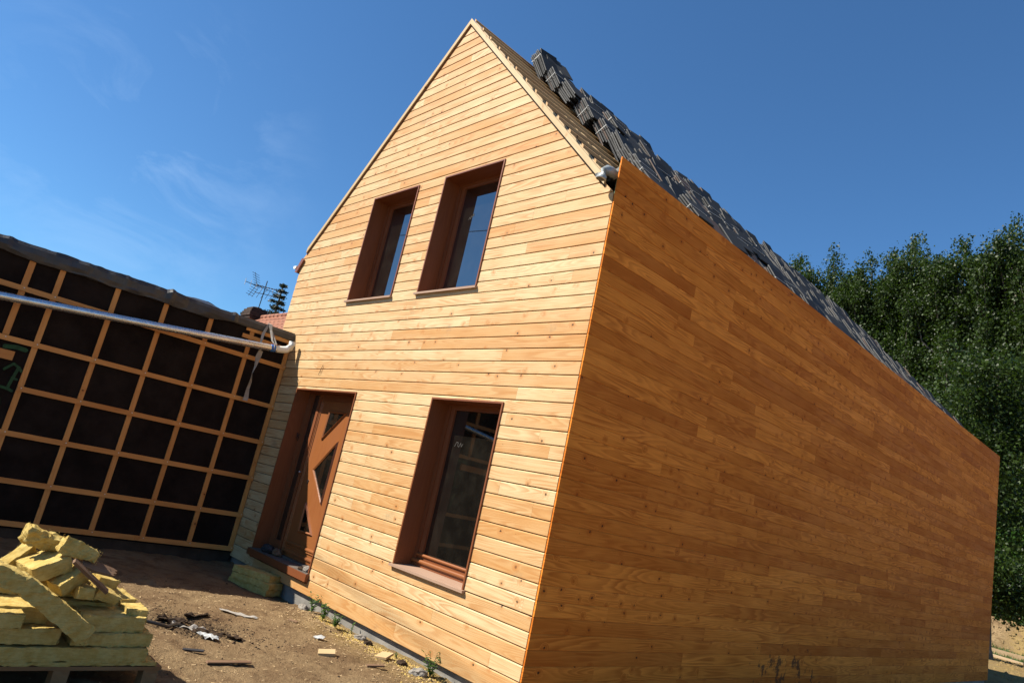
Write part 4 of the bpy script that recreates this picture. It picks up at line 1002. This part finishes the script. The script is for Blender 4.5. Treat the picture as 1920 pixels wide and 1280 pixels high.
def shrubm(seed, rx, h, n, size, mat):
    rs = np.random.RandomState(seed); P = []; tw = MB()
    for i in range(16):
        th = rs.rand()*6.28; r_ = rx*rs.rand()**.5; c_ = np.array([math.cos(th)*r_, math.sin(th)*r_, h*(.15+.8*rs.rand()*(1-.5*r_/rx))])
        P.append(c_+rs.normal(size=(n//16, 3))*np.array([rx*.26, rx*.26, h*.085])); tw.tube([(0, 0, 0), c_*np.array([.6, .6, .5]), c_], [.05, .03, .01], 5)
    return leaves_mesh('foliage', np.concatenate(P), size, mat, seed, .9), tw.mesh('stems', M['bark'], True)
SH = [shrubm(s_, 1.5, 4.6, 16000, .13, M['shrub']) for s_ in (1, 2)]
for i, (x, y, s_, l_) in enumerate([(-3.1, 32.8, .95, 'bright green leafy bush just right of the far house corner'), (-.8, 33.0, .95, 'bright green bush at the right edge of the photo above the earth bank'), (-5.4, 33.2, .9, 'leafy bush hidden behind the far corner of the house'), (1.6, 33.0, 1.05, 'green bush beyond the right edge of the photo on the bank'),
                                   (-1.9, 34.2, 1.25, 'taller shaded bush between the two bright bushes')]):
    e = empty('bush', (x, y, .75), l_, 'bush', 'bushes on the earth bank'); e.scale = (s_, s_, s_); e.rotation_euler = (0, 0, i*2.1)
    link('foliage', SH[i % 2][0], e, (0, 0, 0)); link('stems', SH[i % 2][1], e, (0, 0, 0))
# grey trunk right beside the far corner
tk = MB(); tk.tube([(-1.86, 22.8, -.55), (-1.86, 22.8, -.22), (-1.90, 22.8, .25), (-1.94, 22.8, 1.3), (-1.96, 22.8, 4.5), (-1.9, 22.8, 9)], [.44, .27, .19, .17, .14, .05], 14)
e = empty('grey_trunked_tree', (-1.65, 22.8, -.3), 'tree with smooth grey flared trunk foot beside the far corner of the house', 'tree')
obj('trunk', tk, M['bark'], e, smooth=True)
rs = np.random.RandomState(9); P = []
for i in range(64):
    c_ = np.array([-1.7, 22.8, 0])+np.array([rs.normal()*.75-.35, rs.normal()*.75-.25, rs.uniform(1.35, 9.2)]); P.append(c_+rs.normal(size=(620, 3))*np.array([.40, .40, .3]))
link('crown', leaves_mesh('crown', np.concatenate(P), .105, M['leaf'], 9), e)
# sawn timbers lying at the foot of the bank
for i, (x, y, l, rz, z, lab) in enumerate([(-1.6, 27.4, 2.6, 12, -.10, 'upper pale sawn beam lying at the foot of the earth bank'), (-1.5, 26.2, 2.4, -4, -.18, 'lower thin pale beam lying nearer than the other'), (.6, 27.2, .5, 50, -.05, 'short reddish log end beside the pale beams')]):
    b_ = MB(); b_.box((-l/2, -.11, 0), (l/2, .11, .16 if i != 1 else .09), rnd()); tag(obj('sawn_beam', b_, M['timberbeam'] if i < 2 else M['batten'], loc=(x, y, z), rot=(0, R(2), R(rz)), bevel=.01), lab, 'beam', 'sawn beams lying by the bank')
gr = MB()
for i in range(9000):
    x, y = ru(-6, 3), (ru(26.3, 29.8) if i % 3 else ru(32.0, 33.5))
    z = gh(x, y); h_ = ru(.06, .2); a = ru(0, 3.14); dx, dy = math.cos(a)*.02, math.sin(a)*.02; lx, ly = ru(-.06, .06), ru(-.06, .06)
    gr.face([(x-dx, y-dy, z-.02), (x+dx, y+dy, z-.02), (x+lx, y+ly, z+h_)], rnd())
br = MB()
for i in range(4200):
    x, y = ru(-6, 3), (ru(18, 28) if i % 3 == 0 else ru(28, 33)); pebble(br, (x, y, gh(x, y)-.01), ru(.03, .14), i)
tag(obj('rubble', br, M['ground']), 'clods and rubble covering the earth bank and the ground before it', 'rubble', kind='stuff')
tag(obj('grass', gr, M['weed']), 'rough grass at the foot and top of the earth bank', 'grass', kind='stuff')
# spruce peeping out beside the gable
def spruce(seed, H):
    rs = random.Random(seed); P = []; tw = MB(); tw.tube([(0, 0, 0), (0, 0, H)], [.2, .02], 7)
    z = H*.2
    while z < H-.05:
        r_ = (H-z)*.30+.12; n = 7
        for k in range(n):
            a = k*6.283/n+rs.uniform(-.4, .4)+z; r1 = r_*rs.uniform(.7, 1.1); tip = Vector((math.cos(a)*r1, math.sin(a)*r1, z-r1*.10+.02)); b0 = Vector((0, 0, z))
            tw.tube([b0, b0.lerp(tip, .6)+Vector((0, 0, -.03*r1)), tip+Vector((0, 0, .06*r1))], [.02, .012, .004], 4)
            m = int(60*r1)+18
            for j in range(m):
                t_ = rs.random()**.7; q = b0.lerp(tip, t_); s_ = rs.uniform(-1, 1)*(1-t_)*r1*.25
                P.append((q.x-math.sin(a)*s_+rs.gauss(0, .03), q.y+math.cos(a)*s_+rs.gauss(0, .03), q.z+rs.gauss(0, .03)-.05*abs(s_)))
        z += .22+.012*(H-z)
    return leaves_mesh('crown', np.array(P), .13, M['needle'], seed, .2, 2.6), tw.mesh('trunk', M['bark'], True)
SP = spruce(3, 7.5)
for (x, y, z, l_) in ((-22.3, 6.55, .35, 'dark spruce tip showing beside the gable, the taller of two'), (-23.9, 6.0, -.95, 'dark spruce tip above the red roof, the lower of two')):
    e = empty('spruce_tree', (x, y, z), l_, 'tree'); link('crown', SP[0], e, (0, 0, 0)); link('trunk', SP[1], e, (0, 0, 0))
